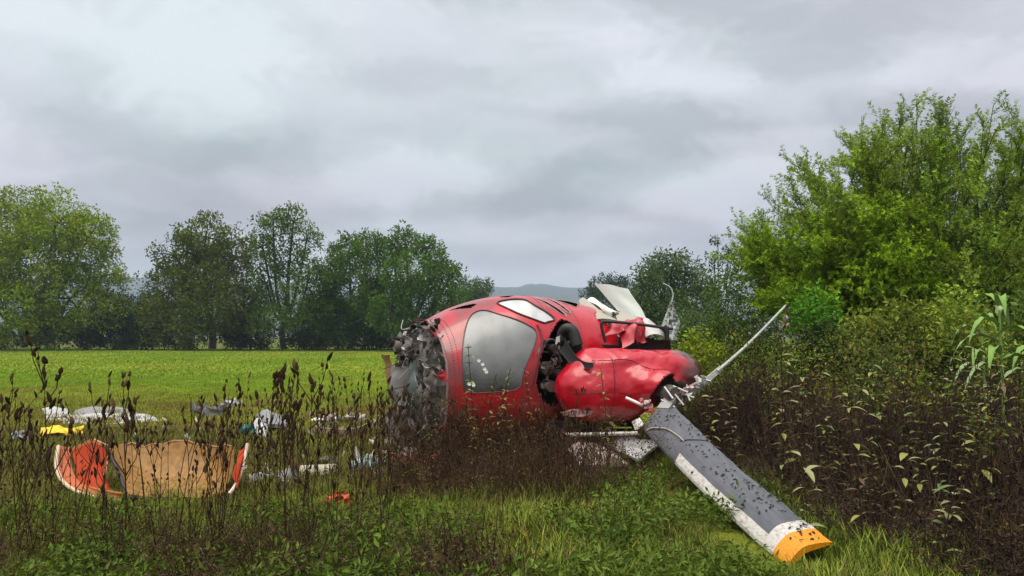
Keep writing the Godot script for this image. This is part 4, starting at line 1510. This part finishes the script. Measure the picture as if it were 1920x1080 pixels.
func setting() -> void:
	# the ground, one sheet out to the horizon
	var st := newst()
	var xs := []
	var zs := []
	for i in 121:
		xs.append(sinh((i / 60.0 - 1.0) * 5.6) / sinh(5.6) * 4200.0)
	for i in 150:
		zs.append(12.0 - (pow(1.056, i) - 1.0) * 1.25)
	var P := []
	var C := []
	for z in zs:
		for x in xs:
			P.append(Vector3(x, gh(x, z), z))
			var c := grass_tone(x, z)
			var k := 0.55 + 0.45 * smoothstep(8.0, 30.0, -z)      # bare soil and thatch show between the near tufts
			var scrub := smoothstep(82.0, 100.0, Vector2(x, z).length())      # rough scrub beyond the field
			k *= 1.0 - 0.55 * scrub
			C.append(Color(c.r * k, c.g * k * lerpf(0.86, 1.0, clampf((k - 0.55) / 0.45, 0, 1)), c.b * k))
	var w := xs.size()
	for i in zs.size() - 1:
		for j in w - 1:
			var a := i * w + j
			var q := [a, a + 1, a + w + 1, a + w]
			var col := [C[q[0]], C[q[1]], C[q[2]], C[q[3]]]
			for k in [0, 2, 1, 0, 3, 2]:
				st.set_color(col[k])
				st.set_normal(Vector3.UP)
				st.add_vertex(P[q[k]])
	var gm := mat(Color.WHITE, 0.95, 0.0, true)
	gm.metallic_specular = 0.2
	tri_map(gm, noise_tex(0.03, ramp([0.0, 0.4, 0.7, 1.0], [Color(0.35, 0.33, 0.3), Color(0.75, 0.76, 0.7), Color(0.95, 0.95, 0.95), Color(1, 1, 0.9)]), 1024, 6, 2), 0.35)
	struct_obj("ground", st, gm)
	# distant hills
	st = newst()
	var hp := []
	for i in 161:
		var a := lerpf(-0.75, 0.75, i / 160.0)
		for j in 9:
			var r := 1300.0 + j * 143.0
			var hgt := 136.0 + 20.0 * nz.get_noise_1d(a * 900.0) + 16.0 * nz.get_noise_1d(a * 260.0 + 77.0)
			hgt -= 13.0 * smoothstep(0.02, 0.12, a)
			var prof := sin(minf(j / 6.0, 1.0) * PI * 0.5)
			hp.append(Vector3(sin(a) * r, hgt * prof * (1.0 + 0.12 * nz.get_noise_2d(a * 1500.0, j * 40.0)) - 0.5, -cos(a) * r))
	for i in 160:
		for j in 8:
			var a := i * 9 + j
			quad(st, hp[a], hp[a + 9], hp[a + 10], hp[a + 1])
	st.index()
	var hm := mat(Color.WHITE, 1.0)
	tri_map(hm, noise_tex(0.03, ramp([0.0, 0.5, 1.0], [Color(0.018, 0.028, 0.016), Color(0.032, 0.045, 0.022), Color(0.055, 0.065, 0.032)]), 512, 5, 6), 0.0025)
	struct_obj("hills", st, hm)

func grass() -> void:
	var gm := foliage(Color.WHITE, 0.3)
	var near := blades(24, 0.11, 0.06, 0.19, 0.0035, 0.75)
	var mid := blades(20, 0.16, 0.05, 0.12, 0.006, 0.7)
	var far := blades(26, 0.5, 0.06, 0.12, 0.022, 0.8)
	var ts := []
	var cs := []
	for k in 24000:
		var d := 4.2 + 8.5 * pow(rng.randf(), 0.75)
		var x := rr(-0.78, 0.78) * (d + 0.6)
		var n := nz.get_noise_2d(x * 60, d * 60)
		var bl := x - lerpf(2.05, 1.72, clampf((d - 5.3) / 3.7, 0, 1))
		if d > 5.0 and d < 9.0 and bl > -0.42 and bl < 0.25 and rng.randf() < 0.12:
			continue
		var low := 0.45 if d > 5.0 and d < 9.0 and bl > -0.5 and bl < 0.3 else 1.0
		var c := grass_tone(x, -d) * (0.84 + 0.5 * nz.get_noise_2d(x * 150 + 40, d * 150))
		var b := rr(0.6, 1.25)
		c = c.lerp(Color(0.15, 0.17, 0.05), 0.35)
		if rng.randf() < 0.17:
			c = Color(0.16, 0.12, 0.05)
		ts.append(xf(Vector3(x, gh(x, -d) - 0.01, -d), (0.75 + 0.5 * n + rr(-0.2, 0.3)) * (1.15 if x > 0.1 and d < 8.0 else 0.85) * low, true))
		cs.append(Color(c.r * b, c.g * b, c.b * b))
	stuff("near_grass", "lush green grass with dry straws in the foreground", "grass", near, ts, cs, gm)
	ts = []
	cs = []
	for k in 30000:
		var d := 10.5 + 22.0 * pow(rng.randf(), 0.8)
		var x := rr(-0.8, 0.75) * (d + 0.6)
		var c := grass_tone(x, -d)
		var b := rr(0.75, 1.25)
		ts.append(xf(Vector3(x, gh(x, -d) - 0.01, -d), rr(0.6, 1.1), true))
		cs.append(Color(c.r * b, c.g * b, c.b * b))
	stuff("meadow_grass", "short yellow green grass of the field around the debris", "grass", mid, ts, cs, gm)
	ts = []
	cs = []
	for k in 26000:
		var d := 28.0 + 64.0 * pow(rng.randf(), 0.8)
		var x := rr(-0.8, 0.5) * (d + 0.6)
		var c := grass_tone(x, -d)
		var b := rr(0.9, 1.15)
		ts.append(xf(Vector3(x, gh(x, -d) - 0.01, -d), rr(0.6, 1.2), true))
		cs.append(Color(c.r * b, c.g * b, c.b * b))
	stuff("field_grass", "bright green open field running to the tree line", "grass", far, ts, cs, gm)

func trees() -> void:
	var lm := foliage(Color.WHITE, 0.7)
	M.leafm = lm
	var big := leaf_clump(16, 0.62, 0.22, 0.40, 0.5)
	var D := 80.0
	var s := Vector2(0.75, 1.35)
	leafy("broadleaf_tree", "wide yellow green tree at the left edge of the field", "tree", gp(45, 651) * Vector3(1, 0, 1), lob([[30, 425, 66], [105, 415, 58], [165, 445, 52], [190, 520, 45], [60, 505, 78], [130, 560, 66], [8, 585, 60], [-60, 480, 90], [205, 585, 36], [90, 610, 45]], D, 4.0), big, 1.15, s, lm, Color(0.156, 0.206, 0.007), 0.55, "trees along the far side of the field")
	leafy("broadleaf_tree", "dark dense round tree with brownish leaves, second from the left", "tree", gp(398, 654) * Vector3(1, 0, 1), lob([[385, 445, 48], [335, 485, 46], [440, 482, 50], [318, 545, 50], [400, 555, 66], [455, 570, 48], [300, 598, 44], [380, 520, 50], [360, 610, 40], [440, 620, 36]], D, 3.0), big, 1.15, s, lm, Color(0.077, 0.096, 0.013), 0.5, "trees along the far side of the field")
	leafy("broadleaf_tree", "tall airy tree with sky showing through its upper crown", "tree", gp(532, 654) * Vector3(1, 0, 1), lob([[512, 425, 34], [550, 415, 30], [575, 450, 30], [492, 460, 28], [540, 490, 40], [500, 530, 36], [580, 520, 36], [545, 575, 48], [600, 570, 30], [500, 600, 36]], D - 3.0, 2.0), big, 0.72, s, lm, Color(0.074, 0.120, 0.016), 0.42, "trees along the far side of the field")
	leafy("broadleaf_tree", "dark green tree between the airy tree and the last tree", "tree", gp(655, 654) * Vector3(1, 0, 1), lob([[655, 475, 38], [690, 470, 34], [622, 510, 38], [660, 545, 56], [612, 585, 44], [705, 560, 46], [690, 605, 42], [640, 610, 40]], D, 3.0), big, 1.1, s, lm, Color(0.060, 0.110, 0.012), 0.45, "trees along the far side of the field")
	leafy("broadleaf_tree", "dark green tree with ragged right side, rightmost of the left row", "tree", gp(770, 655) * Vector3(1, 0, 1), lob([[760, 455, 32], [735, 475, 30], [800, 465, 28], [818, 490, 24], [770, 520, 52], [830, 520, 30], [785, 575, 54], [848, 510, 18], [845, 560, 28], [735, 590, 44], [700, 520, 30]], D - 4.0, 3.0), big, 1.1, s, lm, Color(0.055, 0.103, 0.014), 0.45, "trees along the far side of the field")
	leafy("broadleaf_tree", "small pale green far tree above the torn nose", "tree", gp(885, 645) * Vector3(1, 0, 1), lob([[880, 545, 26], [905, 540, 18], [862, 560, 24], [895, 575, 30]], 105.0, 3.0), big, 1.2, s, lm, Color(0.060, 0.105, 0.028), 0.3, "trees beyond the wreck")
	leafy("broadleaf_tree", "round grey green tree behind the white flap", "tree", gp(1255, 650) * Vector3(1, 0, 1), lob([[1245, 500, 32], [1215, 520, 28], [1285, 508, 30], [1312, 535, 26], [1240, 560, 52], [1300, 570, 44], [1200, 570, 30], [1255, 610, 50]], 52.0, 2.0), leaf_clump(16, 0.45, 0.15, 0.28, 0.5), 2.2, s, lm, Color(0.066, 0.102, 0.036), 0.3, "trees beyond the wreck")
	leafy("broadleaf_tree", "low dark far tree left of the white flap", "tree", gp(1130, 645) * Vector3(1, 0, 1), lob([[1130, 540, 26], [1106, 552, 18], [1160, 540, 24], [1140, 575, 40], [1180, 560, 26]], 110.0, 3.0), big, 1.1, s, lm, Color(0.034, 0.060, 0.026), 0.3, "trees beyond the wreck")
	leafy("slender_tree", "sparse slender young tree with sky between its leaves", "tree", gp(1345, 690) * Vector3(1, 0, 1), lob([[1346, 452, 10], [1340, 490, 18], [1366, 475, 14], [1372, 512, 24], [1345, 540, 28], [1390, 545, 26], [1360, 590, 34]], 24.0, 0.6), leaf_clump(10, 0.16, 0.06, 0.12, 0.55), 8.0, Vector2(0.8, 1.3), lm, Color(0.055, 0.085, 0.030), 0.06)
	# dark growth under the trees of the far row
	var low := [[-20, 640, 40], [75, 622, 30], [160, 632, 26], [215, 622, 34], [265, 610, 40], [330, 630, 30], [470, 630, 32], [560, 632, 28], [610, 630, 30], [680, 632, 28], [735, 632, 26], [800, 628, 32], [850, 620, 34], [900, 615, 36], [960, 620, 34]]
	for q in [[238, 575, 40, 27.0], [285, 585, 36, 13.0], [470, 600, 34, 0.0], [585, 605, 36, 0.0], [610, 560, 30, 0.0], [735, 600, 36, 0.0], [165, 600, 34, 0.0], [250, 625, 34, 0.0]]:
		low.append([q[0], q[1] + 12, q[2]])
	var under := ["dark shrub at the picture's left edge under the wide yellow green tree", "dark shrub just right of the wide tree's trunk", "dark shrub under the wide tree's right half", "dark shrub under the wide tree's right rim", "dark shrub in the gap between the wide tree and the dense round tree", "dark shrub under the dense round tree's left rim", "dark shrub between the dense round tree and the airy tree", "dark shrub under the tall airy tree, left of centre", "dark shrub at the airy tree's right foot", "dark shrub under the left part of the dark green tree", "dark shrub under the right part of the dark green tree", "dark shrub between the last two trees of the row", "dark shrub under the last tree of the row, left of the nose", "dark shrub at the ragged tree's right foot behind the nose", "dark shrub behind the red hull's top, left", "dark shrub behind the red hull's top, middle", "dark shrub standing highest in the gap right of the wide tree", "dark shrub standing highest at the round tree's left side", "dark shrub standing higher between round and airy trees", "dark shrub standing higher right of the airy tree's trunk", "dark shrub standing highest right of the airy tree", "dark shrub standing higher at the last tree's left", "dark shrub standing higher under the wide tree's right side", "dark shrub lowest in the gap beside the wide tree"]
	for k in low.size():
		var q: Array = low[k]
		var d := 84.0 + rr(-2, 3)
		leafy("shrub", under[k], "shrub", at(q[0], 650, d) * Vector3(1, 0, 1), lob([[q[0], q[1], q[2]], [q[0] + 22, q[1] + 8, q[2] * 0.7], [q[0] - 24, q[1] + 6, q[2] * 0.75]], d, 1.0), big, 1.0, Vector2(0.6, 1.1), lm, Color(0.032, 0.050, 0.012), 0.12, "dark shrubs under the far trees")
	# nearer shrubs to the right of the wreck
	var sm := leaf_clump(24, 0.22, 0.05, 0.10, 0.5)
	for q in [
		[[[1300, 610, 40], [1275, 640, 36], [1325, 640, 34]], 19.0, Color(0.081, 0.121, 0.047), "grey green shrub behind the cowling's burnt end"],
		[[[1320, 655, 34], [1300, 680, 30], [1345, 690, 36]], 14.5, Color(0.162, 0.203, 0.016), "yellow green shrub just right of the cowling"],
		[[[1370, 590, 46], [1345, 630, 40], [1400, 630, 46]], 17.0, Color(0.074, 0.115, 0.034), "mid green shrub behind the bare spar"],
		[[[1420, 640, 44], [1395, 680, 40], [1450, 690, 44]], 13.0, Color(0.041, 0.065, 0.019), "dark shrub crossed by the bare spar"],
		[[[1525, 575, 34], [1498, 592, 24], [1560, 600, 34]], 12.0, Color(0.074, 0.203, 0.019), "bright green shrub right of the spar's frayed end"],
		[[[1560, 650, 50], [1520, 670, 46], [1600, 680, 50]], 11.5, Color(0.030, 0.049, 0.016), "dark green shrub below the bright green one"],
		[[[1650, 610, 46], [1700, 600, 44], [1740, 625, 44], [1620, 640, 40]], 10.5, Color(0.128, 0.155, 0.027), "yellowish shrub under the middle of the big bush"],
		[[[1700, 680, 60], [1640, 700, 54], [1760, 700, 50]], 10.0, Color(0.054, 0.070, 0.022), "olive shrub below the yellowish one"],
		[[[1800, 570, 40], [1780, 620, 46], [1830, 640, 50]], 10.0, Color(0.162, 0.216, 0.032), "light green shrub left of the maize plant"],
		[[[1900, 660, 60], [1940, 600, 60], [1850, 700, 50]], 10.5, Color(0.074, 0.115, 0.024), "green shrub at the right edge behind the maize"],
	]:
		var lo := lob(q[0], q[1], 0.3)
		leafy("shrub", q[3], "shrub", Vector3(lo[0][0].x, 0, -q[1]), lo, sm, 9.0, Vector2(0.7, 1.3), lm, q[2], 0.035, "", -0.3, 0.2)
	big_bush()

func big_bush() -> void:
	var base := Vector3(8.9, 0, -16.2)
	var o := thing("thorn_tree", "big light green feathery bush tree on the right, long upright shoots", "tree", base)
	var c := Vector3(8.7, 3.3, -16.0)
	var rad := Vector3(3.7, 3.0, 3.3)
	var st := newst()
	var ts := []
	var cs := []
	var tops := []
	for k in 7:
		var a := TAU * k / 7
		var t := base + Vector3(cos(a) * 0.6, rr(1.3, 1.9), sin(a) * 0.5)
		tube(st, curve([base + Vector3(cos(a) * 0.12, 0, sin(a) * 0.12), base.lerp(t, 0.5) + Vector3(0, 0.1, 0), t], 3), 0.10, 0.06, 7, false)
		tops.append(t)
	for k in 230:
		var d := rdir()
		d.y = absf(d.y) * 1.25 - 0.5
		d = d.normalized()
		var reach := rr(0.80, 1.02)
		if d.y > 0.35 and rng.randf() < 0.16:
			reach = rr(1.0, 1.13)
		var e := c + d * rad * reach
		if e.y < 0.5:
			continue
		var s: Vector3 = tops[rng.randi() % 7]
		var L := (e - s).length()
		var m := s.lerp(e, 0.55) + Vector3(0, -0.06 * L, 0) + rdir() * 0.25
		var pts := curve([s, m, e], 7)
		tube(st, pts, 0.028, 0.006, 5, false)
		var tone := rr(0.75, 1.25)
		var yel := rr(0, 1)
		var tint := Color(0.225, 0.370, 0.045).lerp(Color(0.300, 0.410, 0.065), yel)
		if d.x < -0.2 and d.y < 0.25:
			tint = tint.lerp(Color(0.240, 0.400, 0.010), 0.7)
		for i in range(3, pts.size()):
			var p: Vector3 = pts[i]
			var al := (pts[i] - pts[i - 1]).normalized() as Vector3
			var nside := 3 if reach < 1.0 else 2
			for j in nside:
				var q := p.lerp(pts[i - 1], rng.randf())
				var dir := (al * 0.9 + rdir() * 0.8).normalized()
				var len := rr(0.25, 0.85) * (1.0 if reach < 1.0 else 0.35)
				tube(st, [q, q + dir * len], 0.006, 0.003, 3, false)
				for l in int(len / 0.16) + 1:
					var yy := (dir + rdir() * 0.55 + Vector3(0, 0.25, 0)).normalized()
					var xx := yy.cross(Vector3(0.31, 0.2, 0.93)).normalized()
					var sc := rr(0.8, 1.25)
					ts.append(Transform3D(Basis(xx, yy, xx.cross(yy)).rotated(yy, rr(0, TAU)).scaled(Vector3.ONE * sc), q + dir * len * (l / (len / 0.16 + 1.0))))
					var b := tone * rr(0.75, 1.25)
					cs.append(Color(tint.r * b, tint.g * b, tint.b * b))
	part("branches", st, M.bark, o)
	multi("crown", spray(20, 0.30, 0.042, 0.080, 0.44), ts, cs, M.leafm, o).set_meta("kind", "stuff")

func thicket() -> void:
	var tw := mat(Color.WHITE, 0.9, 0.0, true)
	tw.metallic_specular = 0.1
	var clump := twig_clump(18, 0.35, 1.0, 2)
	var low := twig_clump(8, 0.32, 1.0, 1, 0.0045)
	var ts := []
	var cs := []
	for k in 1250:       # the dead thicket right of the blade
		var d := rr(4.4, 12.5)
		var edge := 2.35 + 0.03 * d if d < 9.0 else 2.4
		edge = maxf(edge, 1.9 + (8.5 - d) * 0.30) if d < 8.5 else edge
		var x := edge + 8.0 * pow(rng.randf(), 1.15)
		if x > 0.76 * (d + 1.0):
			continue
		var h := 1.28 * smoothstep(0.0, 1.1, x - edge + 0.25) * rr(0.75, 1.1)
		if d < 6.0:
			h *= 0.8
		ts.append(Transform3D(Basis(Vector3.UP, rr(0, TAU)).scaled(Vector3(1.0, maxf(h, 0.35), 1.0)), Vector3(x, gh(x, -d) - 0.02, -d)))
		var b := rr(0.55, 1.35)
		var c := Color(0.060, 0.042, 0.034)
		if rng.randf() < 0.22:
			c = Color(0.115, 0.088, 0.040)
		cs.append(Color(c.r * b, c.g * b, c.b * b))
	stuff("dead_thicket", "dark purple brown tangle of dead stems right of the rotor blade", "undergrowth", clump, ts, cs, tw)
	ts = []
	cs = []
	for k in 230:        # tangle at the feet of the weeds, left and centre
		var d := rr(4.3, 5.7)
		var x := rr(-0.75, -0.02) * (d + 0.3)
		if nz.get_noise_2d(x * 70.0, d * 70.0) < 0.02:
			continue
		var h := rr(0.2, 0.55)
		ts.append(Transform3D(Basis(Vector3.UP, rr(0, TAU)).scaled(Vector3(1.0, h, 1.0)), Vector3(x, gh(x, -d) - 0.02, -d)))
		var b := rr(0.55, 1.4)
		cs.append(Color(0.080 * b, 0.056 * b, 0.032 * b))
	for k in 170:        # and before the hull
		var d := rr(7.2, 9.2)
		var x := lerpf(-1.3, 1.05, rng.randf())
		if rng.randf() < 0.12:
			x = rr(0.9, 1.15)
		var h := rr(0.22, 0.8)
		ts.append(Transform3D(Basis(Vector3.UP, rr(0, TAU)).scaled(Vector3(0.8, h, 0.8)), Vector3(x, gh(x, -d) - 0.02, -d)))
		var b := rr(0.5, 1.4)
		cs.append(Color(0.098 * b, 0.060 * b, 0.038 * b))
	stuff("weed_tangle", "low brown tangle of dead weeds at the feet of the stalks", "undergrowth", low, ts, cs, tw)
	# withered and living leaves that hang on the thicket
	ts = []
	cs = []
	var wl := leaf_clump(13, 0.16, 0.03, 0.075, 0.42, 0.6)
	for k in 5800:
		var d := rr(5.0, 12.0)
		var x := 2.3 + 0.05 * d + 8.0 * pow(rng.randf(), 1.1)
		if d < 8.0:
			x = maxf(x, 2.1 + (8.5 - d) * 0.42 + rr(0, 0.3))
		if x > 0.76 * (d + 1.0):
			continue
		var y := 0.25 + (1.25 + 0.35 * nz.get_noise_2d(x * 70 + 9, d * 70) + 0.05 * x) * rng.randf()
		if nz.get_noise_3d(x * 110, y * 110, d * 110) < -0.06:
			continue
		var pq := proj(Vector3(x, y, -d))
		if pq.x > 1770 and pq.y < 715 and d < 7.8:
			continue
		var up := smoothstep(0.45, 1.25, y + 0.35 * nz.get_noise_2d(x * 60, d * 60))
		if rng.randf() > 0.15 + 0.85 * up:
			continue
		ts.append(xf(Vector3(x, y, -d), rr(0.5, 1.2), false))
		var b := rr(0.6, 1.4)
		var pick := rng.randf() * (1.0 if x < 3.6 else 0.72)
		var c := Color(0.095, 0.062, 0.030)
		if pick < 0.22 * up + 0.05:
			c = Color(0.21, 0.21, 0.045)
		elif pick < 0.70 * up + 0.06:
			c = Color(0.100, 0.145, 0.026)
		elif pick < 0.72:
			c = Color(0.050, 0.034, 0.028)
		cs.append(Color(c.r * b, c.g * b, c.b * b))
	for k in 700:        # and before the hull and among the left weeds
		var left := k > 420
		var d := rr(4.6, 6.6) if left else rr(7.3, 9.1)
		var x := rr(-0.72, 0.0) * d if left else rr(-1.3, 1.7)
		ts.append(xf(Vector3(x, rr(0.08, 0.5) if left else rr(0.1, 1.0 if x < 0.4 else 0.7), -d), rr(0.35, 0.8), false))
		var b := rr(0.5, 1.4)
		var c := Color(0.10, 0.062, 0.034) if rng.randf() < 0.72 else Color(0.13, 0.14, 0.03)
		cs.append(Color(c.r * b, c.g * b, c.b * b))
	stuff("withered_leaves", "yellow, olive and brown leaves hanging on the dead thicket", "leaves", wl, ts, cs, M.leafm)
	# green leafy ground plants among them
	ts = []
	cs = []
	var gc := leaf_clump(22, 0.13, 0.035, 0.075, 0.4)
	for k in 3600:
		var d := rr(4.3, 8.2)
		var x := rr(-0.74, 0.34) * (d + 0.3)
		if d > 6.4 and x < -0.3:
			continue
		if nz.get_noise_2d(x * 50.0 + 90.0, d * 50.0) < -0.05:
			continue
		ts.append(xf(Vector3(x, gh(x, -d) + rr(0.03, 0.16), -d), rr(0.7, 1.3), true))
		var b := rr(0.6, 1.3)
		var c := Color(0.095, 0.150, 0.030).lerp(Color(0.150, 0.205, 0.035), rng.randf())
		cs.append(Color(c.r * b, c.g * b, c.b * b))
	stuff("ground_cover", "small leafed green ground plants in the near grass", "ground cover", gc, ts, cs, M.leafm)

func thicket_label(k: int, px: float, d: float, h: float) -> String:
	var look: String = ["yellowish", "green leaved", "pale leaved", "rusty"][k % 4]
	var place := "beyond the blade's middle" if px < 1560 else "right of the blade's middle" if px < 1620 else "beyond the orange tip" if px < 1680 else "under the middle of the big bush" if px < 1740 else "under the light green shrub" if px < 1800 else "left below the maize" if px < 1860 else "right below the maize" if px < 1900 else "at the right edge"
	var row := "low in front" if d < 6.3 else "halfway back" if d < 7.9 else "at the back"
	return "%s %s weed in thicket %s, %s" % ["tall" if h > 1.35 else "short", look, place, row]

func plants() -> void:
	var pale := mat(Color(0.21, 0.215, 0.085), 0.6)
	var yel := mat(Color(0.22, 0.21, 0.035), 0.6)
	var grn := mat(Color(0.07, 0.11, 0.02), 0.6)
	var brn := mat(Color(0.12, 0.06, 0.025), 0.7)
	for m in [pale, yel, grn, brn]:
		m.backlight_enabled = true
		m.backlight = Color(0.3, 0.3, 0.2)
	# [px, py of the top, distance, leaf length, leaves, material, material, label, group]
	var list := [
		[1462, 655, 7.6, 0.16, 22, pale, yel, "pale leaved plant below the frayed end of the bare spar", ""],
		[1500, 668, 7.8, 0.15, 18, pale, grn, "pale green plant just right of the one under the spar", ""],
		[1505, 850, 5.8, 0.15, 8, pale, pale, "plant with a few whitish leaves in the dark thicket beside the blade", ""],
		[1662, 705, 6.6, 0.13, 18, yel, pale, "yellowish plant standing in the middle of the dark thicket", ""],
		[1675, 820, 5.7, 0.13, 12, yel, pale, "yellow leaved plant low in the middle of the thicket", ""],
		[1750, 900, 5.2, 0.12, 13, pale, grn, "pale plant low in the thicket near the picture's lower right", ""],
		[1840, 820, 5.8, 0.14, 10, yel, yel, "yellow drooping plant in the thicket under the maize", ""],
		[1330, 738, 8.6, 0.12, 24, brn, yel, "rust brown leafy weed behind the rotor hub", ""],
		[1375, 745, 8.4, 0.12, 22, brn, yel, "olive and rust weed right of the rotor hub", ""],
		[1140, 690, 8.6, 0.07, 60, brn, yel, "brown leafy weed standing before the red cowling", ""],
		[890, 645, 8.7, 0.075, 64, grn, yel, "green leafy weed with white flowers before the large window", ""],
		[928, 690, 8.8, 0.07, 40, yel, grn, "yellow green weed right of the one with white flowers", ""],
		[1002, 690, 8.9, 0.06, 40, brn, yel, "brown leafy weed below the open bay of the hull", ""],
		[820, 745, 8.8, 0.06, 40, brn, yel, "brown leafy weed under the rim of the torn nose", ""],
		[905, 700, 8.6, 0.10, 20, yel, brn, "yellow brown weed under the large window", ""],
		[960, 745, 8.4, 0.09, 16, yel, brn, "weed with one bright yellow leaf cluster under the hull", ""],
	]
	for q in list:
		var p := Vector3((q[0] - 960.0) / F * q[2], 0, -q[2])
		var h: float = at(q[0], q[1], q[2]).y
		leafy_weed(p, h, q[4], q[3], q[5], q[6], q[7], q[8])
	for k in 44:
		var d := rr(5.4, 9.5)
		var px := rr(1500 if d > 7.0 else 1600, 1930)
		var h: float = at(px, rr(640, 830), d).y
		leafy_weed(Vector3((px - 960.0) / F * d, 0, -d), h, 26, rr(0.06, 0.10), [yel, grn, pale, brn][k % 4], [grn, yel][k % 2], thicket_label(k, px, d, h), "leafy weeds in the thicket")
	# white flowers on the green weed
	var o := thing("white_flowers", "small white flowers on the green weed before the window", "flowers", Vector3((890 - 960.0) / F * 8.6, 0, -8.6))
	var st := newst()
	for q in [[898, 676], [909, 692], [912, 697], [905, 683], [880, 720], [888, 722]]:
		var c := at(q[0], q[1], 8.55)
		for k in 6:
			var a := TAU * k / 6
			leaf(st, c, Vector3(cos(a), sin(a), 0.3).normalized(), Vector3(0, 0.2, 1).normalized(), 0.026, 0.018)
	part("petals", st, mat(Color(0.75, 0.76, 0.68), 0.6), o)
	arching_plant(at(1876, 700, 7.6) * Vector3(1, 0, 1), 2.02, "pale green maize plant with long arching leaves at the right edge", [[0.62, 3.0, 0.55, 0.22], [0.66, 0.3, 0.5, 0.25], [0.70, 2.4, 0.5, 0.25], [0.76, 3.5, 0.6, 0.25], [0.80, 0.9, 0.45, 0.25], [0.84, 2.9, 0.5, 0.25], [0.90, 5.6, 0.4, 0.25], [0.94, 1.9, 0.35, 0.30], [0.95, 4.3, 0.35, 0.3]])
	arching_plant(at(1842, 700, 8.6) * Vector3(1, 0, 1), 1.85, "smaller maize plant just left of the tall one", [[0.66, 3.0, 0.5, 0.2], [0.74, 2.4, 0.45, 0.25], [0.8, 0.6, 0.45, 0.22], [0.88, 3.6, 0.4, 0.25], [0.94, 1.4, 0.3, 0.3]])
	arching_plant(at(1945, 700, 8.0) * Vector3(1, 0, 1), 1.95, "second maize plant, mostly cut off by the right edge", [[0.6, 3.2, 0.6, 0.25], [0.72, 2.8, 0.5, 0.25], [0.82, 3.6, 0.5, 0.3], [0.9, 0.5, 0.4, 0.3]])

func _ready() -> void:
	rng.seed = 20240824
	nz.seed = 4
	nz.frequency = 0.01
	nz.noise_type = FastNoiseLite.TYPE_SIMPLEX_SMOOTH
	nz.fractal_octaves = 2
	# camera
	var cam := Camera3D.new()
	cam.name = "camera"
	cam.position = CAM
	cam.rotation.x = PITCH
	cam.fov = rad_to_deg(2.0 * atan(540.0 / F))
	cam.near = 0.05
	cam.far = 6000.0
	add_child(cam)
	cam.current = true
	# sky, air, exposure
	var env := Environment.new()
	env.background_mode = Environment.BG_SKY
	var pan := PanoramaSkyMaterial.new()
	pan.panorama = ImageTexture.create_from_image(sky_image())
	var sky := Sky.new()
	sky.sky_material = pan
	env.sky = sky
	env.tonemap_mode = Environment.TONE_MAPPER_LINEAR
	env.tonemap_exposure = 2.7
	env.fog_enabled = true
	env.fog_density = 0.00038
	env.fog_light_color = Color(0.80, 0.87, 0.97)
	env.sdfgi_enabled = true
	env.ssao_enabled = true
	env.ssil_enabled = true
	var we := WorldEnvironment.new()
	we.name = "world_environment"
	we.environment = env
	add_child(we)
	var sun := DirectionalLight3D.new()
	sun.name = "sun"
	sun.light_color = Color(1.0, 0.97, 0.91)
	sun.light_energy = 0.5
	sun.light_angular_distance = 60.0
	sun.shadow_enabled = true
	sun.rotation_degrees = Vector3(-72, -30, 0)
	add_child(sun)
	M.bark = mat(Color(0.05, 0.042, 0.034), 0.95)
	setting()
	trees()
	helicopter()
	debris()
	weeds()
	plants()
	thicket()
	grass()
